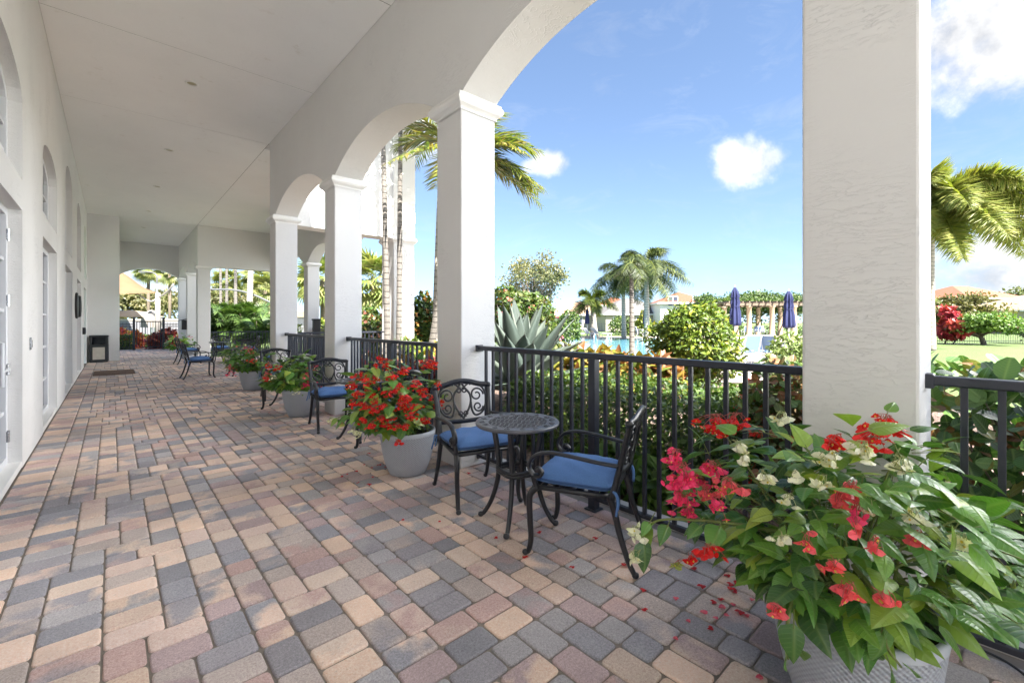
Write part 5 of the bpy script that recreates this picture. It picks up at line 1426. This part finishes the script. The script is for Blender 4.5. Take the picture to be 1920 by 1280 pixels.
# ------------------------------------------------------------------ houses
def house(label, px, d, wd, dp, h, rh, wall, roof, rz=0.0, wins=3, name='house'):
    t = thing(name, label, 'house', at(px, d, -.08), math.atan2(-SN, CS) + rz)
    w = MB(); w.box(-wd / 2, wd / 2, -dp / 2, dp / 2, 0, h); w.build('wall', M[wall], t)
    e = .5; a, b = wd / 2 + e, dp / 2 + e; k = max(0.1, a - b)
    r = MB()
    v = [(-a, -b, h), (a, -b, h), (a, b, h), (-a, b, h), (-k, 0, h + rh), (k, 0, h + rh)] if a >= b else [(-a, -b, h), (a, -b, h), (a, b, h), (-a, b, h), (0, -(b - a), h + rh), (0, b - a, h + rh)]
    f = [(0, 1, 5, 4), (1, 2, 5), (2, 3, 4, 5), (3, 0, 4), (3, 2, 1, 0)] if a >= b else [(0, 1, 4), (1, 2, 5, 4), (2, 3, 5), (3, 0, 4, 5), (3, 2, 1, 0)]
    r.add(v, f); r.build('roof', M[roof], t)
    fa = MB()
    for (x0, x1, y0, y1) in ((-a, a, -b - .04, -b), (-a, a, b, b + .04), (-a - .04, -a, -b, b), (a, a + .04, -b, b)): fa.box(x0, x1, y0, y1, h - .2, h - .005)
    fa.build('fascia', M['white'], t)
    for i in range(wins):
        x = -wd / 2 + wd * (i + .5) / wins
        for fl in range(1 if h < 4 else 2):
            z = .9 + 2.8 * fl
            q = MB(); q.box(x - .7, x + .7, -dp / 2 - .06, -dp / 2 - .002, z, z + .08); q.box(x - .7, x + .7, -dp / 2 - .06, -dp / 2 - .002, z + 1.3, z + 1.38); q.box(x - .7, x - .62, -dp / 2 - .06, -dp / 2 - .002, z + .08, z + 1.3); q.box(x + .62, x + .7, -dp / 2 - .06, -dp / 2 - .002, z + .08, z + 1.3); q.box(x - .04, x + .04, -dp / 2 - .05, -dp / 2 - .002, z + .08, z + 1.3)
            o = q.build('window', M['white'], t)
            g = MB(); g.box(x - .62, x + .62, -dp / 2 - .02, -dp / 2 + .02, z + .08, z + 1.3); g.build('pane', M['glass'], o)
    return t
house('low house with a tan tiled roof beyond the loungers', 1078, 78, 10, 8, 2.7, 2.3, 'pale_wall', 'tan_tiles')
house('low house with a grey roof behind the foxtail palm', 1178, 72, 11, 9, 2.7, 2.5, 'pale_wall', 'grey_tiles', .15)
house('house with an orange tiled roof behind the grey roofed house', 1150, 100, 10, 9, 4.4, 2.6, 'pale_wall', 'terracotta')
house('white two storey house with a brown tiled roof behind the round bush', 1272, 66, 6.8, 7, 4.2, 1.7, 'white', 'terracotta', -.1, 2)
house('two storey beige house with an orange tiled roof at the right', 1800, 70, 12.5, 9, 5.0, 2.1, 'beige_wall', 'terracotta', .25, 2)
house('low cream house with a tan tiled roof at the right edge', 1935, 56, 11, 8, 2.9, 1.9, 'pale_wall', 'tan_tiles', .1, 3)
house('far house with an orange roof at the right edge behind the cream house', 1920, 105, 10, 9, 4.8, 2.4, 'beige_wall', 'terracotta', .1, 2)
# far picket fence on the lawn
fp = thing('picket_fence', 'black picket fence along the far edge of the lawn at the right', 'fence', at(1700, 30.5, -.05), 0)
A = np.zeros(3); Bv = at(2000, 29.0, -.05) - at(1700, 30.5, -.05); Lf = np.linalg.norm(Bv); ux = Bv / Lf
rl = MB()
for z in (.15, 1.0): rl.obox(Bv / 2 + [0, 0, z], ux, np.cross([0, 0, 1.0], ux), (0, 0, 1), Lf / 2, .018, .02)
rl.build('rail', M['rail'], fp)
pk0 = None
n = 95
for k in range(n):
    if pk0 is None: m = MB(); m.box(-.010, .010, -.010, .010, 0, 1.08); pk0 = m.build('picket', M['rail'], fp); o = pk0
    else: o = pk0.copy(); C.objects.link(o); o.parent = fp
    o.location = tuple(ux * Lf * k / (n - 1))
# long dark fence behind the pool
fp2 = thing('picket_fence', 'black picket fence across the grass behind the pool', 'fence', at(1020, 56, -.05), 0)
Bv = at(1340, 56, -.05) - at(1020, 56, -.05); Lf = np.linalg.norm(Bv); ux = Bv / Lf
rl = MB()
for z in (.2, 1.2): rl.obox(Bv / 2 + [0, 0, z], ux, np.cross([0, 0, 1.0], ux), (0, 0, 1), Lf / 2, .02, .02)
rl.build('rail', M['rail'], fp2); pk0 = None
for k in range(60):
    if pk0 is None: m = MB(); m.box(-.012, .012, -.012, .012, 0, 1.28); pk0 = m.build('picket', M['rail'], fp2); o = pk0
    else: o = pk0.copy(); C.objects.link(o); o.parent = fp2
    o.location = tuple(ux * Lf * k / 59)

# ------------------------------------------------------------------ beyond the gate
sheet('path', [(-6, 28.0), (4.5, 28.0), (4.5, 31.8), (-6, 31.8)], -.045, M['concrete'])
sheet('road', [(-30, 36), (16, 36), (30, 46), (-30, 46)], -.05, M['asphalt'])
t = thing('shade_sail', 'tan fabric shade sail stretched from a white post beyond the gate', 'shade sail', at(230, 38, 0))
o0 = at(230, 38, 0)
n = 14; c4 = [at(296, 36, zat(549, 36)) - o0, at(205, 33, zat(552, 33)) - o0, at(120, 42, zat(540, 42)) - o0, at(215, 46, zat(525, 46)) - o0]
pk_ = at(205, 39, zat(505, 39)) - o0
vs = []; fs = []
for i in range(n + 1):
    for j in range(n + 1):
        a, b = i / n, j / n
        p = (1 - a) * (1 - b) * c4[0] + a * (1 - b) * c4[1] + a * b * c4[2] + (1 - a) * b * c4[3]
        p = p + np.array([0, 0, (pk_[2] - p[2]) * (math.sin(PI * a) * math.sin(PI * b)) ** 1.2]); vs.append(p)
for i in range(n):
    for j in range(n): fs.append((i * (n + 1) + j, (i + 1) * (n + 1) + j, (i + 1) * (n + 1) + j + 1, i * (n + 1) + j + 1))
m = MB(); m.add(vs, fs); o = m.build('canopy', M['tan_cloth'], t, True); sd = o.modifiers.new('Solidify', 'SOLIDIFY'); sd.thickness = .01
t = thing('sail_post', 'stout white post with forked arms holding the shade sail beyond the gate', 'post', at(296, 36, -.05))
m = MB(); m.tube([(0, 0, 0), (0, 0, zat(549, 36) + .05)], .18, 14); m.build('post', M['weathered_paint'], t, True)
for px, py in ((276, 563), (326, 532)):
    m = MB(); e = at(px, 35.5, zat(py, 35.5)) - at(296, 36, -.05); m.tube(bez([(0, 0, zat(556, 36)), e * .5 + [0, 0, zat(556, 36) * .42 - .1], e], 8), .065, 8); m.build('arm', M['weathered_paint'], t, True)
m = MB(); e = at(276, 35.5, zat(563, 35.5)) - at(296, 36, -.05); m.tube([e, e + RGT * -1.1 + [0, 0, .75]], .05, 8); m.build('arm', M['weathered_paint'], t, True)
t = thing('street_lamp', 'grey street lamp with a single curved arm above the shade sail', 'street lamp', at(294, 40, -.05))
m = MB(); zt = zat(509, 40); m.tube([(0, 0, 0), (0, 0, zt - 1.0)], .07, 10); 
m.tube(catmull([np.array([0, 0, zt - 1.0]), np.array([0, 0, zt - .35]), RGT * -.35 + [0, 0, zt - .06], RGT * -.9 + [0, 0, zt]], 6), .06, 8); m.build('pole', M['grey_paint'], t, True)
m = MB(); m.obox(RGT * -1.2 + [0, 0, zt + .02], RGT, FWD, (0, 0, 1), .36, .16, .06); m.build('lamp_head', M['grey_paint'], t, bev=.02)
for k, (px, px2, d, lab) in enumerate(((520, 470, 34, 'curved grey lamp arm reaching across the sky over the lady palms'),)):
    t = thing('street_lamp', lab, 'street lamp', at(px, d, -.05)); zt = zat(541, d)
    m = MB(); m.tube(catmull([np.array([0, 0, 0]), np.array([0, 0, zt - 1.6]), RGT * -1.2 + [0, 0, zt - .7], RGT * -3.0 + [0, 0, zt - .1], RGT * -5.2 + [0, 0, zt]], 8), .07, 8); m.build('pole', M['grey_paint'], t, True)
    m = MB(); m.obox(RGT * -5.5 + [0, 0, zt], RGT, FWD, (0, 0, 1), .4, .16, .07); m.build('lamp_head', M['grey_paint'], t, bev=.02)
t = thing('play_tent', 'white fabric play canopy behind the sail post', 'canopy', at(284, 43, -.05))
m = MB(); m.lathe([(.75, .9), (.72, 1.6), (.5, 2.2), (.2, 2.55), (0, 2.6)], n=12, fold=lambda a, z: 1 + .12 * np.cos(4 * a)); m.build('canopy', M['weathered_paint'], t)
m = MB()
for a in range(4): m.tube([(.68 * math.cos(a * PI / 2), .68 * math.sin(a * PI / 2), 0), (.68 * math.cos(a * PI / 2), .68 * math.sin(a * PI / 2), 1.1)], .05, 6)
m.build('posts', M['steel'], t)
t = thing('play_tent', 'bright blue canopy over the lady palms', 'canopy', at(437, 50, -.05))
m = MB(); m.lathe([(1.5, 1.6), (1.45, 2.0), (1.0, 2.5), (0, 2.75)], n=10); m.build('canopy', simple('bright_blue', (.04, .13, .60), .6), t)
m = MB(); m.lathe([(1.2, 0), (1.2, 1.6)], n=10); m.build('side_panel', M['white'], t)
t = thing('low_wall', 'long grey screen wall topped with a pale band beyond the gate', 'wall', at(250, 48, -.05), math.atan2(-SN, CS))
m = MB(); m.box(-8, 8, -.1, .1, 0, 1.55); m.build('panel', simple('grey_screen', (.20, .20, .22), .9), t)
m = MB(); m.box(-8.05, 8.05, -.16, .16, 1.551, 1.75); m.build('cap', M['pale_wall'], t)
t = thing('low_building', 'low flat roofed grey building with a pale fascia beside the fourth pillar', 'building', at(500, 46, -.05), math.atan2(-SN, CS))
m = MB(); m.box(-2.6, 4, -2, 2, 0, 1.9); m.build('wall', simple('grey_block', (.22, .22, .23), .9), t)
m = MB(); m.box(-2.9, 4.3, -2.3, 2.3, 1.9, 2.5); m.build('roof', M['beige_wall'], t)
t = thing('tan_canopy', 'low pale canopy roof behind the fence left of the gate', 'canopy', at(245, 44, -.05))
m = MB(); m.lathe([(2.6, 1.9), (2.5, 2.0), (1.2, 2.45), (0, 2.6)], n=16); m.build('canopy', M['beige_wall'], t)
m = MB()
for a in range(4): m.tube([(2.2 * math.cos(a * PI / 2 + .5), 2.2 * math.sin(a * PI / 2 + .5), 0), (2.2 * math.cos(a * PI / 2 + .5), 2.2 * math.sin(a * PI / 2 + .5), 1.95)], .06, 6)
m.build('posts', M['steel'], t)
# ------------------------------------------------------------------ light, sky, camera
SUN = np.array([-.16, -.62, .77]); SUN /= np.linalg.norm(SUN)
sl_ = bpy.data.lights.new('sun', 'SUN'); sl_.energy = 4.2; sl_.angle = math.radians(.5); sl_.color = (1, .95, .87)
so_ = bpy.data.objects.new('sun', sl_); C.objects.link(so_); so_.rotation_euler = Vector(SUN).to_track_quat('Z', 'Y').to_euler(); so_.location = (0, 0, 30)

wd = bpy.data.worlds.new('World'); S.world = wd; wd.use_nodes = True
t = NT(wd)
sky = t.n('ShaderNodeTexSky', sky_type='NISHITA'); sky.sun_disc = False
svec = t.n('ShaderNodeVectorMath', {0: t.n('ShaderNodeVectorMath', {0: t.n('ShaderNodeTexCoord').outputs['Generated'], 1: (0, 0, .10)}, operation='ADD').outputs[0]}, operation='NORMALIZE').outputs[0]
t.t.links.new(svec, sky.inputs['Vector'])
sky.sun_elevation = math.asin(SUN[2]); sky.sun_rotation = math.atan2(SUN[0], SUN[1]); sky.dust_density = .6; sky.ozone_density = 2.2; sky.air_density = 1.0
vec = t.n('ShaderNodeTexCoord').outputs['Generated']
def dirpx(px, py):
    v = FWD * F + RGT * (px - 960) + np.array([0, 0, 603 - py]); return v / np.linalg.norm(v)
n1 = t.noise(vec, 6.5, 7, .6, .3); n2 = t.noise(vec, 22, 5, .6)
nn = t.math('MULTIPLY_ADD', n1, .72, t.math('MULTIPLY', n2, .28))
mask = None
CL = [(1400, 308, .066, .85, .75), (1432, 300, .042, .7, .6), (1032, 306, .050, .8, .6), (1000, 312, .03, .6, .6), (1835, 50, .15, 1.0, .5), (1950, 65, .20, 1.0, .5), (1800, 95, .07, .7, .5), (1960, 470, .20, .9, .4), (1900, 520, .18, .9, .4), (820, 260, .10, .6, .8), (300, 520, .12, .6, .5),
      ]
for px, py, r, amp, fl in CL:
    d = dirpx(px, py)
    dv = t.n('ShaderNodeVectorMath', {0: vec, 1: tuple(d)}, operation='SUBTRACT').outputs[0]
    dv = t.n('ShaderNodeVectorMath', {0: dv, 1: (1, 1, 1 / fl)}, operation='MULTIPLY').outputs[0]
    ln = t.n('ShaderNodeVectorMath', {0: dv}, operation='LENGTH').outputs[1]
    v = t.math('SUBTRACT', 1.0, t.math('MULTIPLY', ln, 1 / r))
    v = t.math('MULTIPLY_ADD', t.math('SUBTRACT', nn, .5), 2.4, v)
    mm = t.n('ShaderNodeMapRange', {0: v, 1: .0, 2: .62, 3: 0.0, 4: amp}, interpolation_type='SMOOTHSTEP').outputs[0]
    mask = mm if mask is None else t.math('MAXIMUM', mask, mm)
# bright fill light for the porch, added to the sky out of view
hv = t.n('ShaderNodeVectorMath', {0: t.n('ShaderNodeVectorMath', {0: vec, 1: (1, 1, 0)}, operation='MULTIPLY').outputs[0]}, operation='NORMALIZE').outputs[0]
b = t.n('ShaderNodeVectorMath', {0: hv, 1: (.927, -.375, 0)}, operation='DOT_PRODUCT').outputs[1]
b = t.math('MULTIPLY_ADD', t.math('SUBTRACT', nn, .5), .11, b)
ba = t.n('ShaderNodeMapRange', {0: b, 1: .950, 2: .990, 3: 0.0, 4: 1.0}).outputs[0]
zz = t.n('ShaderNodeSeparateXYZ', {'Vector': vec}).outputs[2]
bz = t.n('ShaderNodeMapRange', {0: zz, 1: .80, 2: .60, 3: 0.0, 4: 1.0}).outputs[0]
fill_mask = t.math('MULTIPLY', ba, bz)
skyc = t.n('ShaderNodeHueSaturation', {'Color': sky.outputs[0], 'Saturation': .98, 'Value': 1.0}).outputs[0]
CLOUD = 2.9
wn = t.noise(t.n('ShaderNodeMapping', {'Vector': vec, 'Scale': (1.2, 2.6, 7.0), 'Rotation': (.2, .1, .5)}).outputs[0], 2.4, 8, .68, .8)
wisp = t.n('ShaderNodeMapRange', {0: wn, 1: .52, 2: .80, 3: 0.0, 4: .16}).outputs[0]
mask = t.math('MAXIMUM', mask, wisp)
cc = t.ramp(nn, [(.36, (2.3, 2.36, 2.5)), (.58, (4.6, 4.6, 4.6))])
col = t.mix(mask, skyc, cc)
col = t.mix(fill_mask, col, (46, 46, 46))
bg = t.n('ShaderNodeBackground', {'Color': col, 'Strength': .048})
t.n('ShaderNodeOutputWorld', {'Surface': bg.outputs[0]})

cam = bpy.data.cameras.new('camera'); co2 = bpy.data.objects.new('camera', cam); C.objects.link(co2)
cam.sensor_fit = 'HORIZONTAL'; cam.sensor_width = 36; cam.lens = F / 1920 * 36; cam.shift_y = -37 / 1920
cam.clip_end = 3000; cam.clip_start = .03
co2.location = (0, 0, EYE); co2.rotation_euler = (PI / 2, 0, -TH)
S.camera = co2
S.view_settings.view_transform = 'Standard'; S.view_settings.look = 'None'; S.view_settings.gamma = 1; S.view_settings.exposure = 2.7
S.view_settings.use_curve_mapping = False
S.cycles.max_bounces = 10; S.cycles.diffuse_bounces = 6; S.cycles.transparent_max_bounces = 8
S.cycles.sample_clamp_indirect = 6
